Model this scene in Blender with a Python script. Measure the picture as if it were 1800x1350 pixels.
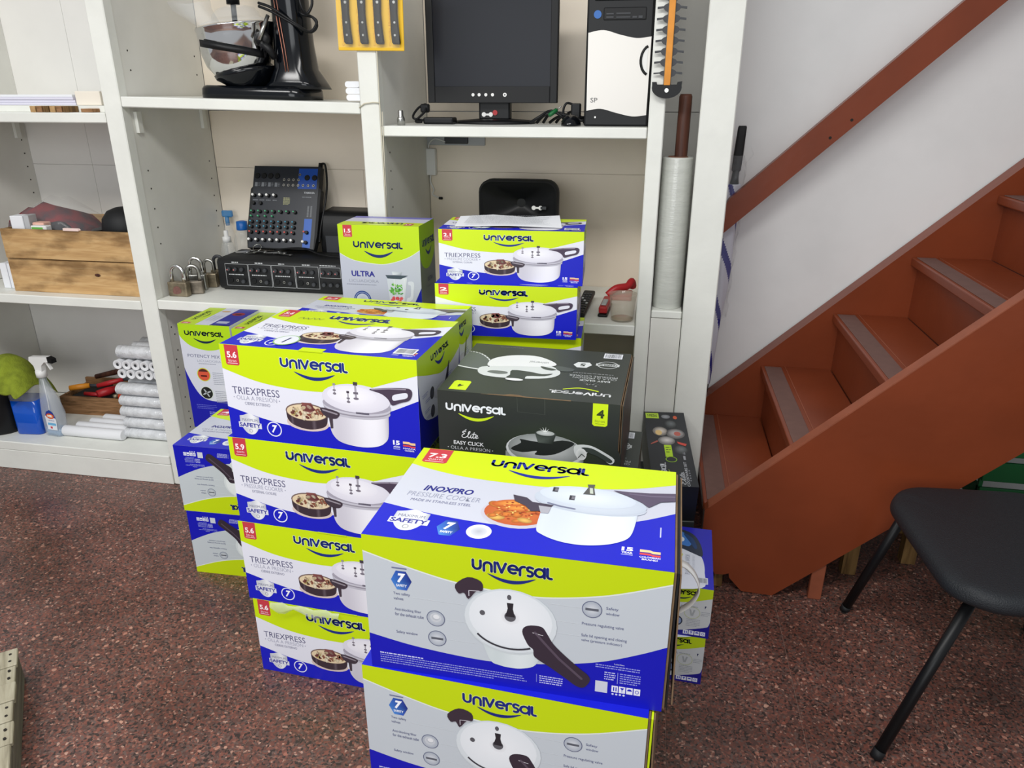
import bpy, bmesh, math, random
from math import sin, cos, pi, radians
from mathutils import Vector, Matrix, Euler
from mathutils.geometry import tessellate_polygon

for o in list(bpy.data.objects):
    bpy.data.objects.remove(o, do_unlink=True)
S = bpy.context.scene
C = S.collection

# ---------------------------------------------------------------- camera, light, exposure
cd = bpy.data.cameras.new('camera')
cd.sensor_width = 36.0
cd.lens = 1297.8 / 1800 * 36.0
cam = bpy.data.objects.new('camera', cd)
cam.location = (0, 0, 1.5)
cam.rotation_euler = (pi / 2 - 0.3733, 0, 0.187)
cd.clip_start = 0.05
C.objects.link(cam)
S.camera = cam
S.view_settings.view_transform = 'Standard'
S.view_settings.look = 'None'
S.view_settings.gamma = 1
S.view_settings.use_curve_mapping = False
S.view_settings.exposure = 0.0
w = bpy.data.worlds.new('room_air')
S.world = w
w.use_nodes = True
w.node_tree.nodes['Background'].inputs[0].default_value = (0.93, 0.96, 1.0, 1)
w.node_tree.nodes['Background'].inputs[1].default_value = 0.45

def area(name, loc, target, sx, sy, power, col=(1, 1, 1)):
    l = bpy.data.lights.new(name, 'AREA')
    l.shape = 'RECTANGLE'; l.size = sx; l.size_y = sy; l.energy = power; l.color = col
    o = bpy.data.objects.new(name, l)
    o.location = loc
    o.rotation_euler = (Vector(target) - Vector(loc)).to_track_quat('-Z', 'Y').to_euler()
    C.objects.link(o)
    return o
area('ceiling_lamp', (-0.25, 0.35, 2.95), (-0.25, 0.6, 0), 1.5, 0.5, 42, (1.0, 0.985, 0.96))
area('ceiling_lamp', (-2.1, 0.1, 2.95), (-2.0, 0.8, 0), 1.2, 0.5, 44, (1.0, 0.985, 0.96))
area('front_fill', (-0.9, -2.6, 1.8), (-0.6, 2.0, 1.0), 2.6, 1.8, 58, (0.95, 0.98, 1.0))  # fill light added behind the camera to brighten the shelf interiors

# ---------------------------------------------------------------- materials
def lin(c):
    return tuple(((v / 255) / 12.92 if v / 255 <= 0.04045 else ((v / 255 + 0.055) / 1.055) ** 2.4) for v in c)

def mat(name, rgb, rough=0.5, metal=0.0, spec=0.5, noise=0.0, nscale=8.0, bump=0.0, bscale=60.0, stretch=(1, 1, 1), alpha=1.0, trans=0.0, ior=1.45, coat=0.0, dark=None, emit=None):
    m = bpy.data.materials.new(name)
    m.use_nodes = True
    nt = m.node_tree; N = nt.nodes; L = nt.links
    b = N['Principled BSDF']
    c = lin(rgb) + (1,)
    b.inputs['Base Color'].default_value = c
    b.inputs['Roughness'].default_value = rough
    b.inputs['Metallic'].default_value = metal
    b.inputs['Specular IOR Level'].default_value = spec
    b.inputs['Alpha'].default_value = alpha
    b.inputs['Transmission Weight'].default_value = trans
    b.inputs['IOR'].default_value = ior
    b.inputs['Coat Weight'].default_value = coat
    tc = None
    if noise or bump:
        tc = N.new('ShaderNodeTexCoord'); mp = N.new('ShaderNodeMapping')
        mp.inputs['Scale'].default_value = stretch
        L.new(tc.outputs['Object'], mp.inputs['Vector'])
    if noise:
        n = N.new('ShaderNodeTexNoise'); n.inputs['Scale'].default_value = nscale
        n.inputs['Detail'].default_value = 6
        L.new(mp.outputs[0], n.inputs['Vector'])
        r = N.new('ShaderNodeValToRGB')
        d = lin(dark) if dark else tuple(v * (1 - noise) for v in c[:3])
        r.color_ramp.elements[0].position = 0.35; r.color_ramp.elements[1].position = 0.62
        r.color_ramp.elements[0].color = d + (1,); r.color_ramp.elements[1].color = c
        L.new(n.outputs['Fac'], r.inputs[0]); L.new(r.outputs[0], b.inputs['Base Color'])
    if bump:
        n2 = N.new('ShaderNodeTexNoise'); n2.inputs['Scale'].default_value = bscale
        n2.inputs['Detail'].default_value = 3
        L.new(mp.outputs[0], n2.inputs['Vector'])
        bp = N.new('ShaderNodeBump'); bp.inputs['Strength'].default_value = bump
        bp.inputs['Distance'].default_value = 0.004
        L.new(n2.outputs['Fac'], bp.inputs['Height']); L.new(bp.outputs[0], b.inputs['Normal'])
    return m

def ramp(nt, stops):
    r = nt.nodes.new('ShaderNodeValToRGB'); e = r.color_ramp.elements
    while len(e) < len(stops): e.new(0.5)
    for i, (p, c) in enumerate(stops):
        e[i].position = p; e[i].color = lin(c) + (1,)
    return r

def terrazzo():
    m = mat('terrazzo', (105, 62, 54), 0.32, spec=0.45)
    nt = m.node_tree; N = nt.nodes; L = nt.links; b = N['Principled BSDF']
    g = N.new('ShaderNodeNewGeometry')
    v = N.new('ShaderNodeTexVoronoi'); v.inputs['Scale'].default_value = 190; v.inputs['Randomness'].default_value = 1
    nz = N.new('ShaderNodeTexNoise'); nz.inputs['Scale'].default_value = 60
    ad = N.new('ShaderNodeMixRGB'); ad.blend_type = 'ADD'; ad.inputs[0].default_value = 0.012
    L.new(g.outputs['Position'], nz.inputs['Vector'])
    L.new(g.outputs['Position'], ad.inputs[1]); L.new(nz.outputs['Color'], ad.inputs[2])
    L.new(ad.outputs[0], v.inputs['Vector'])
    sx = N.new('ShaderNodeSeparateColor'); L.new(v.outputs['Color'], sx.inputs[0])
    r = ramp(nt, [(0.0, (62, 52, 49)), (0.17, (98, 73, 67)), (0.34, (124, 80, 70)), (0.5, (106, 76, 69)), (0.63, (136, 86, 74)), (0.76, (112, 92, 86)), (0.9, (152, 108, 94)), (0.97, (188, 150, 134))])
    r.color_ramp.interpolation = 'CONSTANT'
    L.new(sx.outputs[0], r.inputs[0])
    # larger pale chips scattered
    v2 = N.new('ShaderNodeTexVoronoi'); v2.inputs['Scale'].default_value = 52
    L.new(ad.outputs[0], v2.inputs['Vector'])
    s2 = N.new('ShaderNodeSeparateColor'); L.new(v2.outputs['Color'], s2.inputs[0])
    a = N.new('ShaderNodeMath'); a.operation = 'GREATER_THAN'; a.inputs[1].default_value = 0.9; L.new(s2.outputs[0], a.inputs[0])
    d = N.new('ShaderNodeMath'); d.operation = 'LESS_THAN'; d.inputs[1].default_value = 0.3; L.new(v2.outputs['Distance'], d.inputs[0])
    mu = N.new('ShaderNodeMath'); mu.operation = 'MULTIPLY'; L.new(a.outputs[0], mu.inputs[0]); L.new(d.outputs[0], mu.inputs[1])
    r2 = ramp(nt, [(0.0, (178, 118, 100)), (0.6, (205, 160, 140)), (1.0, (165, 100, 84))])
    L.new(s2.outputs[1], r2.inputs[0])
    mx = N.new('ShaderNodeMixRGB'); L.new(mu.outputs[0], mx.inputs[0]); L.new(r.outputs[0], mx.inputs[1]); L.new(r2.outputs[0], mx.inputs[2])
    # worn, dirty patches
    n3 = N.new('ShaderNodeTexNoise'); n3.inputs['Scale'].default_value = 3.2; n3.inputs['Detail'].default_value = 5
    L.new(g.outputs['Position'], n3.inputs['Vector'])
    r3 = ramp(nt, [(0.35, (205, 200, 196)), (0.65, (255, 255, 255))])
    L.new(n3.outputs['Fac'], r3.inputs[0])
    m3 = N.new('ShaderNodeMixRGB'); m3.blend_type = 'MULTIPLY'; m3.inputs[0].default_value = 1
    L.new(mx.outputs[0], m3.inputs[1]); L.new(r3.outputs[0], m3.inputs[2])
    L.new(m3.outputs[0], b.inputs['Base Color'])
    return m

def wood(name, c1, c2, c3, rough=0.6, axis=0, scale=1.0, stain=0):
    m = mat(name, c1, rough, spec=0.3)
    nt = m.node_tree; N = nt.nodes; L = nt.links; b = N['Principled BSDF']
    tc = N.new('ShaderNodeTexCoord'); mp = N.new('ShaderNodeMapping')
    s = [22 * scale] * 3; s[axis] = 2.2 * scale
    mp.inputs['Scale'].default_value = s
    L.new(tc.outputs['Object'], mp.inputs['Vector'])
    n = N.new('ShaderNodeTexNoise'); n.inputs['Scale'].default_value = 2.4; n.inputs['Detail'].default_value = 8; n.inputs['Distortion'].default_value = 0.7
    L.new(mp.outputs[0], n.inputs['Vector'])
    r = ramp(nt, [(0.3, c3), (0.46, c2), (0.62, c1)])
    L.new(n.outputs['Fac'], r.inputs[0])
    L.new(r.outputs[0], b.inputs['Base Color'])
    if stain:
        m2 = N.new('ShaderNodeMapping'); m2.inputs['Scale'].default_value = (3.2, 9, 9); L.new(tc.outputs['Object'], m2.inputs['Vector'])
        n4 = N.new('ShaderNodeTexNoise'); n4.inputs['Scale'].default_value = 1.6; n4.inputs['Detail'].default_value = 5; L.new(m2.outputs[0], n4.inputs['Vector'])
        r4 = ramp(nt, [(0.36, (118, 104, 92)), (0.52, (255, 255, 255))]); L.new(n4.outputs['Fac'], r4.inputs[0])
        mm = N.new('ShaderNodeMixRGB'); mm.blend_type = 'MULTIPLY'; mm.inputs[0].default_value = stain
        L.new(r.outputs[0], mm.inputs[1]); L.new(r4.outputs[0], mm.inputs[2]); L.new(mm.outputs[0], b.inputs['Base Color'])
    bp = N.new('ShaderNodeBump'); bp.inputs['Strength'].default_value = 0.15; bp.inputs['Distance'].default_value = 0.002
    L.new(n.outputs['Fac'], bp.inputs['Height']); L.new(bp.outputs[0], b.inputs['Normal'])
    return m

def printed(name, rough=0.34):
    m = mat(name, (200, 200, 200), rough, spec=0.45)
    nt = m.node_tree
    a = nt.nodes.new('ShaderNodeVertexColor'); a.layer_name = 'ink'
    nt.links.new(a.outputs[0], nt.nodes['Principled BSDF'].inputs['Base Color'])
    return m

LIME = (203, 228, 18); BLUE = (22, 30, 190); NAVY = (22, 38, 122); RED = (198, 62, 74)
M = {}
M['floor'] = terrazzo()
M['joint'] = mat('tile_joint', (146, 118, 106), 0.8)
M['wall'] = mat('wall_paint', (236, 236, 235), 0.6, noise=0.05, nscale=5, bump=0.15, bscale=25)
M['paint'] = mat('white_gloss_paint', (232, 233, 226), 0.42, noise=0.06, nscale=7, bump=0.2, bscale=38)
M['panel'] = mat('old_white_panel', (227, 226, 219), 0.55, noise=0.07, nscale=5, bump=0.12, bscale=30)
M['backing_white'] = mat('white_back_panel', (236, 234, 229), 0.6, noise=0.05, nscale=4, bump=0.1, bscale=24)
M['backing'] = mat('cream_back_panel', (243, 231, 213), 0.6, noise=0.06, nscale=4, bump=0.1, bscale=24)
M['hole'] = mat('dark_hole', (40, 36, 32), 0.9)
M['stair'] = mat('red_brown_paint', (130, 60, 32), 0.34, noise=0.12, nscale=5, bump=0.15, bscale=30)
M['stair_edge'] = mat('worn_red_brown_paint', (152, 84, 58), 0.45, noise=0.15, nscale=18)
M['strip'] = mat('grey_antislip', (114, 84, 76), 0.75, noise=0.1, nscale=40)
M['print'] = printed('glossy_print')
M['black_print'] = printed('black_carton_print', 0.4)
M['lime_card'] = mat('lime_card', LIME, 0.36)
M['white_card'] = mat('white_card', (222, 224, 236), 0.4)
M['grey_card'] = mat('grey_card', (196, 202, 210), 0.4)
M['blue_card'] = mat('blue_card', BLUE, 0.36)
M['black_card'] = mat('black_card', (46, 50, 48), 0.42, noise=0.12, nscale=9)
M['kraft'] = mat('kraft_card', (128, 104, 78), 0.85, noise=0.2, nscale=30)
M['black'] = mat('black_plastic', (17, 18, 20), 0.42, spec=0.35)
M['black_gloss'] = mat('black_gloss', (9, 12, 17), 0.14, spec=0.45)
M['black_matte'] = mat('black_matte', (22, 23, 25), 0.62)
M['dark_grey'] = mat('dark_grey_plastic', (58, 60, 64), 0.5)
M['chrome'] = mat('chrome', (225, 225, 225), 0.08, metal=1)
M['steel'] = mat('steel', (176, 176, 172), 0.3, metal=1)
M['old_steel'] = mat('tarnished_steel', (140, 130, 116), 0.42, metal=0.6, noise=0.45, nscale=40)
M['brass'] = mat('tarnished_brass', (150, 138, 116), 0.42, metal=0.6, noise=0.45, nscale=40)
M['white'] = mat('white_plastic', (232, 232, 230), 0.4)
M['paper'] = mat('white_paper', (232, 234, 238), 0.8)
M['grey_lt'] = mat('light_grey', (182, 184, 186), 0.5)
def glassy(name, rgb, alpha, rough=0.06):
    m = mat(name, rgb, rough, spec=0.7, alpha=alpha)
    return m
M['clear'] = glassy('clear_plastic', (235, 240, 242), 0.18)
M['film'] = mat('stretch_film', (200, 202, 195), 0.16, spec=0.7, noise=0.08, nscale=5, stretch=(3, 3, 14), bump=0.25, bscale=14)
M['blue'] = mat('blue_plastic', (24, 98, 178), 0.35)
M['blue_liquid'] = mat('blue_liquid', (14, 88, 204), 0.08, spec=0.7, alpha=0.9)
M['green_cloth'] = mat('olive_green_cloth', (138, 152, 42), 0.95, noise=0.3, nscale=30, bump=0.6, bscale=160)
M['red'] = mat('red_plastic', (176, 34, 40), 0.4)
M['orange'] = mat('orange_paint', (226, 146, 40), 0.45, noise=0.15, nscale=25)
M['yellow'] = mat('yellow_card', (238, 190, 32), 0.45)
M['crate_wood'] = wood('crate_wood', (206, 170, 120), (194, 156, 106), (180, 142, 96), 0.65, 0, 1.3, 0.65)
M['dark_wood'] = wood('dark_brown_wood', (88, 54, 42), (72, 42, 32), (48, 28, 22), 0.5, 2)
M['old_wood'] = wood('old_table_wood', (134, 104, 62), (112, 84, 48), (74, 54, 30), 0.6, 2)
M['chipboard'] = wood('brown_chipboard', (160, 120, 84), (140, 104, 70), (104, 76, 50), 0.8, 0, 2.0)
M['pallet'] = wood('weathered_plank', (176, 170, 150), (162, 155, 134), (134, 127, 108), 0.8, 0)
M['pallet_side'] = wood('grey_weathered_plank', (128, 124, 110), (114, 110, 98), (92, 88, 78), 0.85, 0)
M['vinyl'] = mat('black_vinyl', (33, 36, 40), 0.5, spec=0.4, bump=0.5, bscale=330)
M['green_plastic'] = mat('green_crate_plastic', (14, 96, 48), 0.45)

# ---------------------------------------------------------------- mesh helpers
class MB:
    def __init__(s): s.bm = bmesh.new()
    def _tag(s, geo, mi):
        for f in geo:
            if isinstance(f, bmesh.types.BMFace): f.material_index = mi
    def box(s, x0, x1, y0, y1, z0, z1, bev=0.0, seg=2, mi=0, M4=None):
        r = bmesh.ops.create_cube(s.bm, size=1.0)
        vs = r['verts']
        bmesh.ops.scale(s.bm, vec=(x1 - x0, y1 - y0, z1 - z0), verts=vs)
        bmesh.ops.translate(s.bm, vec=((x0 + x1) / 2, (y0 + y1) / 2, (z0 + z1) / 2), verts=vs)
        fs = set(f for v in vs for f in v.link_faces)
        for f in fs: f.material_index = mi
        if bev:
            es = list(set(e for v in vs for e in v.link_edges))
            rb = bmesh.ops.bevel(s.bm, geom=es, offset=bev, segments=seg, affect='EDGES', profile=0.5)
            vs = list(set(v for f in rb['faces'] for v in f.verts) | set(v for v in vs if v.is_valid))
            for f in rb['faces']: f.material_index = mi
        if M4: bmesh.ops.transform(s.bm, matrix=M4, verts=[v for v in vs if v.is_valid])
        return s
    def grid(s, rings, closed=True, caps=(True, True), mi=0, smooth=True):
        vv = [[s.bm.verts.new(p) for p in r] for r in rings]
        n = len(rings[0])
        for a, b in zip(vv, vv[1:]):
            for i in range(n if closed else n - 1):
                j = (i + 1) % n
                try:
                    f = s.bm.faces.new((a[i], a[j], b[j], b[i])); f.material_index = mi; f.smooth = smooth
                except ValueError: pass
        if closed and n > 2:
            if caps[0]:
                f = s.bm.faces.new(list(reversed(vv[0]))); f.material_index = mi
            if caps[1]:
                f = s.bm.faces.new(vv[-1]); f.material_index = mi
        return s
    def lathe(s, prof, n=24, c=(0, 0, 0), mi=0, caps=(True, True), axis='Z', sx=1, sy=1):
        rings = []
        for r, z in prof:
            ring = []
            for i in range(n):
                a = 2 * pi * i / n
                p = (max(r, 1e-5) * cos(a) * sx, max(r, 1e-5) * sin(a) * sy, z)
                if axis == 'X': p = (p[2], p[0], p[1])
                if axis == 'Y': p = (p[0], p[2], p[1])
                ring.append((p[0] + c[0], p[1] + c[1], p[2] + c[2]))
            rings.append(ring)
        return s.grid(rings, True, caps, mi)
    def cyl(s, a, b, r, n=12, r2=None, mi=0):
        return s.tube([a, b], [r, r if r2 is None else r2], n, mi)
    def tube(s, pts, r, n=8, mi=0, closed=False):
        P = [Vector(p) for p in pts]; rings = []
        R = r if isinstance(r, (list, tuple)) else [r] * len(P)
        up = None
        for i, p in enumerate(P):
            t = (P[min(i + 1, len(P) - 1)] - P[max(i - 1, 0)])
            if t.length < 1e-9: t = Vector((0, 0, 1))
            t.normalize()
            if up is None:
                up = Vector((0, 0, 1)) if abs(t.z) < 0.9 else Vector((1, 0, 0))
            u = t.cross(up); 
            if u.length < 1e-6: u = t.orthogonal()
            u.normalize(); v = u.cross(t).normalized(); up = v
            rings.append([tuple(p + (u * cos(2 * pi * k / n) + v * sin(2 * pi * k / n)) * R[i]) for k in range(n)])
        return s.grid(rings, True, (True, True), mi)
    def prism(s, pts, ax, a0, a1, mi=0, bev=0):
        # pts 2-D outline; extruded along axis ax between a0 and a1
        def P(u, v, a):
            return {'X': (a, u, v), 'Y': (u, a, v), 'Z': (u, v, a)}[ax]
        tri = tessellate_polygon([[Vector((u, v, 0)) for u, v in pts]])
        A = [s.bm.verts.new(P(u, v, a0)) for u, v in pts]; B = [s.bm.verts.new(P(u, v, a1)) for u, v in pts]
        n = len(pts)
        for t in tri:
            f = s.bm.faces.new([A[i] for i in t]); f.material_index = mi
            f = s.bm.faces.new([B[i] for i in reversed(t)]); f.material_index = mi
        for i in range(n):
            j = (i + 1) % n
            f = s.bm.faces.new((A[i], A[j], B[j], B[i])); f.material_index = mi
        return s
    def ball(s, c, r, n=12, sc=(1, 1, 1), mi=0):
        m = max(4, n // 2)
        prof = [(r * sin(pi * k / m), -r * cos(pi * k / m)) for k in range(m + 1)]
        rings = []
        for rr, z in prof:
            rings.append([(c[0] + max(rr, 1e-5) * cos(2 * pi * i / n) * sc[0], c[1] + max(rr, 1e-5) * sin(2 * pi * i / n) * sc[1], c[2] + z * sc[2]) for i in range(n)])
        return s.grid(rings, True, (True, True), mi)
    def build(s, name, m, parent=None, loc=None, rot=None):
        bmesh.ops.recalc_face_normals(s.bm, faces=s.bm.faces[:])
        me = bpy.data.meshes.new(name); s.bm.to_mesh(me); s.bm.free()
        for x in (m if isinstance(m, (list, tuple)) else [m]): me.materials.append(x)
        o = bpy.data.objects.new(name, me); C.objects.link(o)
        if parent: o.parent = parent
        if loc: o.location = loc
        if rot: o.rotation_euler = rot
        return o

def tag(o, label=None, cat=None, group=None, kind=None):
    if label: o['label'] = label
    if cat: o['category'] = cat
    if group: o['group'] = group
    if kind: o['kind'] = kind
    return o
def thing(name, label, cat, loc=(0, 0, 0), rz=0, group=None):
    o = bpy.data.objects.new(name, None); C.objects.link(o)
    o.location = loc; o.rotation_euler = (0, 0, rz); o.empty_display_size = 0.05
    return tag(o, label, cat, group)
def inst(name, me, parent, loc=(0, 0, 0), rot=(0, 0, 0), sc=None):
    o = bpy.data.objects.new(name, me); C.objects.link(o)
    o.parent = parent; o.location = loc; o.rotation_euler = rot
    if sc: o.scale = sc
    return o
def copy_tree(o, parent=None):
    c = o.copy(); C.objects.link(c); c.parent = parent
    for ch in [x for x in KIDS.get(o, list(o.children))]: copy_tree(ch, c)
    return c
KIDS = {}
def dup(root, loc, rz=0, label=None, group=None):
    r = copy_tree(root)
    r.location = loc; r.rotation_euler = (0, 0, rz)
    if label: r['label'] = label
    if group: r['group'] = group
    return r
def cr(pts, n=6, closed=False):
    P = [Vector((p[0], p[1], p[2] if len(p) > 2 else 0)) for p in pts]; out = []
    m = len(P)
    rng = range(m) if closed else range(m - 1)
    for i in rng:
        if closed: a, b, c, d = P[i - 1], P[i], P[(i + 1) % m], P[(i + 2) % m]
        else: a, b, c, d = P[max(i - 1, 0)], P[i], P[i + 1], P[min(i + 2, m - 1)]
        for k in range(n):
            t = k / n
            q = 0.5 * ((2 * b) + (c - a) * t + (2 * a - 5 * b + 4 * c - d) * t * t + (3 * b - a - 3 * c + d) * t ** 3)
            out.append(q)
    if not closed: out.append(P[-1])
    return [tuple(q)[:len(pts[0])] for q in out]
# ---------------------------------------------------------------- room shell
rnd = random.Random(7)
fl = MB().box(-7.0, 4.0, -2.4, 3.1, -0.06, -0.0012).build('floor', M['joint']); tag(fl, kind='structure')
tw, tl = 0.342, 0.373
tb = MB().box(0.0006, tw - 0.0006, 0.0006, tl - 0.0006, -0.02, 0, 0.0003, 1)
t0 = tb.build('tile', M['floor'], fl)
first = True
for i in range(-16, 8):
    for j in range(-8, 4):
        x = 0.461 + i * tw; y = 1.957 + j * tl
        if y + tl > 3.1: continue
        if first: t = t0; first = False
        else:
            t = inst('tile', t0.data, fl)
        t.location = (x, y, rnd.uniform(-0.0004, 0.0))
wb = MB().box(-7.0, 4.0, 2.93, 3.05, -0.06, 2.95).build('wall_back', M['wall']); tag(wb, kind='structure')

# ---------------------------------------------------------------- built-in shelving
sh = thing('shelving_unit', 'white painted wooden shelving built along the back wall', 'shelves', (0, 0, 0))
F = 2.388
def post(x0, x1, y0=F, y1=F + 0.045, z1=2.15):
    return MB().box(x0, x1, y0, y1, 0, z1, 0.003, 1).build('post', M['paint'], sh)
post(-1.872, -1.805); post(-0.946, -0.881); post(-0.035, 0.012); post(0.114, 0.215, F - 0.012, F + 0.02)
def side(x0, x1, z0=0.0, z1=2.15, y0=F + 0.0455):
    MB().box(x0, x1, y0, 2.913, z0, z1).build('side_panel', M['panel'], sh)
side(-1.868, -1.808); side(-0.942, -0.885); side(-0.031, 0.008); side(0.14, 0.175, 0, 2.15, F + 0.021)
side(-2.73, -2.685, 0.78); side(-2.93, -2.885, 0.0, 0.741)
for b_, (x0, x1) in enumerate(((-2.884, -1.869), (-1.807, -0.943), (-0.884, -0.032), (0.009, 0.139))):
    for z0, z1 in ((0.13, 0.76), (0.763, 1.2185), (1.2195, 1.44), (1.443, 2.15)):
        cuts = [x0, -2.392, -2.122, x1] if b_ == 0 and z0 > 0.5 else ([x0, -1.16, x1] if b_ == 1 and 0.7 < z0 < 1.2 else [x0, x1])
        for c0, c1 in zip(cuts, cuts[1:]):
            MB().box(c0 + 0.0006, c1 - 0.0006, 2.914, 2.928, z0, z1).build('back_panel', M['backing_white'] if b_ in (0, 3) else M['backing'], sh)
def board(x0, x1, z0, z1, tilt=0.0, y0=F, y1=2.912, name='shelf_board'):
    o = MB().box(x0, x1, y0, y1, z0, z1, 0.003, 1)
    for v in o.bm.verts: v.co.z += (v.co.x - x0) / (x1 - x0) * tilt
    return o.build(name, M['paint'], sh)
board(-2.682, -1.874, 1.409, 1.443); board(-2.9, -1.874, 0.742, 0.778); board(-2.9, -1.874, 0.09, 0.129, y0=F - 0.005)
board(-1.803, -0.948, 1.461, 1.495, -0.019); board(-1.803, -0.948, 0.75, 0.786); board(-1.803, -0.948, 0.09, 0.129)
board(-0.879, -0.037, 1.375, 1.407); board(-0.879, -0.037, 0.749, 0.785); board(-0.879, -0.037, 0.09, 0.129)
board(0.014, 0.112, 0.815, 0.84, y0=F + 0.004)
MB().box(0.014, 0.112, F + 0.006, F + 0.018, 0.0, 0.814).build('front_panel', M['panel'], sh)
MB().box(-2.9, -1.874, F - 0.004, F + 0.012, 0, 0.089, 0.002, 1).build('kick_board', M['paint'], sh)
MB().box(-1.803, -0.948, F + 0.01, F + 0.024, 0, 0.089).build('kick_board', M['paint'], sh)
MB().box(-0.879, -0.037, F + 0.01, F + 0.024, 0, 0.089).build('kick_board', M['paint'], sh)
for x, y, z in ((-1.8045, 2.46, 1.405), (-1.8045, 2.86, 1.405), (-2.682, 2.86, 1.36)):
    MB().box(x - 0.003, x + 0.010, y - 0.012, y + 0.012, z - 0.03, z + 0.04).build('cleat', M['paint'], sh)
# rows of peg holes in the side panels
hb = MB()
def hole(x, y, z, r=0.0032):
    hb.cyl((x - 0.0008, y, z), (x + 0.0006, y, z), r, 8)
for k in range(11):
    z = 0.98 + k * 0.066
    for y in (2.475, 2.87):
        if not 1.3 < z < 1.47 and not 1.44 < z < 1.52: hole(-1.8078, y, z + rnd.uniform(-0.006, 0.006))
for k in range(6):
    hole(-2.6848, 2.88, 1.10 + k * 0.055)
for k in range(16):
    z = 0.2 + k * 0.033
    if rnd.random() < 0.7: hole(-1.8078, 2.46 + rnd.uniform(-0.012, 0.012), z)
for k in range(8): hole(-0.8848, 2.47, 0.9 + k * 0.06)
o = hb.build('peg_hole', M['hole'], sh); tag(o, kind='stuff')

# ---------------------------------------------------------------- staircase and handrail
st = thing('staircase', 'red-brown painted wooden staircase climbing right beside the white wall', 'stairs', (0, 0, 0))
z0, rise, x0, run = 0.297, 0.2212, 0.2165, 0.2332
for i in range(8):
    zt = z0 + rise * i; xn = x0 + run * i
    MB().box(xn, xn + run + 0.024, 2.1255, 2.8395, zt - 0.03, zt, 0.004, 2).build('tread', M['stair'], st)
    MB().box(xn + 0.026, xn + 0.044, 2.1255, 2.8395, (zt - rise + 0.0005) if i else 0.064, zt - 0.0305).build('riser', M['stair'], st)
    MB().box(xn + 0.012, xn + 0.074, 2.14, 2.825, zt + 0.0002, zt + 0.0022, 0.0008, 1).build('antislip_strip', M['strip'], st)
    MB().box(xn + 0.088, xn + 0.091, 2.1256, 2.8394, zt + 0.0001, zt + 0.0016).build('joint_bead', M['stair_edge'], st)
near = [(0.2195, 0.064), (0.268, 0.066), (0.272, 0.058), (0.300, 0.060), (0.315, 0.066), (0.318, 0.05), (0.36, 0.004), (0.456, 0.0), (0.576, 0.112), (1.9, 1.36), (1.9, 1.913), (0.235, 0.306), (0.2195, 0.289)]
MB().prism(near, 'Y', 2.085, 2.125).build('stringer', M['stair'], st)
MB().prism([(0.228, 0.3005), (0.232, 0.3005), (1.9, 1.9135), (1.9, 1.9155), (0.23, 0.3045)], 'Y', 2.0845, 2.1254).build('stringer_cap', M['stair_edge'], st)
far = [(0.224, 0.03), (0.45, 0.03), (1.9, 1.40), (1.9, 1.938), (0.224, 0.337)]
MB().prism(far, 'Y', 2.84, 2.915).build('stringer', M['stair'], st)
MB().box(0.566, 0.606, 2.09, 2.11, 0.0, 0.13, 0.002, 1).build('foot', M['stair_edge'], st)
MB().box(0.272, 0.300, 2.10, 2.14, 0.0, 0.064, 0.003, 1).build('foot', M['old_wood'], st)
hr = thing('handrail', 'red-brown wooden handrail board running up the white stair wall', 'handrail', (0, 0, 0))
MB().prism([(0.246, 1.026), (1.9, 2.602), (1.9, 2.69), (1.86, 2.69), (0.262, 1.154), (0.246, 1.126)], 'Y', 2.79, 2.826).build('rail_board', M['stair'], hr)
for x in (0.62, 1.3):
    z = 1.09 + (x - 0.262) * 0.955
    MB().box(x - 0.02, x + 0.02, 2.826, 2.93, z - 0.02, z + 0.02).build('bracket', M['stair'], hr)
for x in (0.57, 0.63):
    z = 1.07 + (x - 0.262) * 0.955
    MB().cyl((x, 2.7892, z), (x, 2.7915, z), 0.005, 10).build('screw_hole', M['hole'], hr)
# ---------------------------------------------------------------- flat print on the cartons
LH = 0.00016
TXT = {}
def text_geo(s, bold=0.0, shear=0.0):
    k = (s, bold, shear)
    if k in TXT: return TXT[k]
    cu = bpy.data.curves.new('lettering', 'FONT')
    cu.body = s; cu.size = 1; cu.offset = bold; cu.shear = shear; cu.resolution_u = 3; cu.fill_mode = 'FRONT'
    ob = bpy.data.objects.new('lettering', cu); C.objects.link(ob)
    dg = bpy.context.evaluated_depsgraph_get()
    me = bpy.data.meshes.new_from_object(ob.evaluated_get(dg))
    vs = [(v.co.x, v.co.y) for v in me.vertices]; fs = [tuple(p.vertices) for p in me.polygons]
    bpy.data.objects.remove(ob, do_unlink=True); bpy.data.curves.remove(cu); bpy.data.meshes.remove(me)
    x0 = min(v[0] for v in vs); x1 = max(v[0] for v in vs); y0 = min(v[1] for v in vs); y1 = max(v[1] for v in vs)
    r = ([((x - x0) / (x1 - x0), (y - y0) / (y1 - y0)) for x, y in vs], fs)
    TXT[k] = r
    return r

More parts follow.
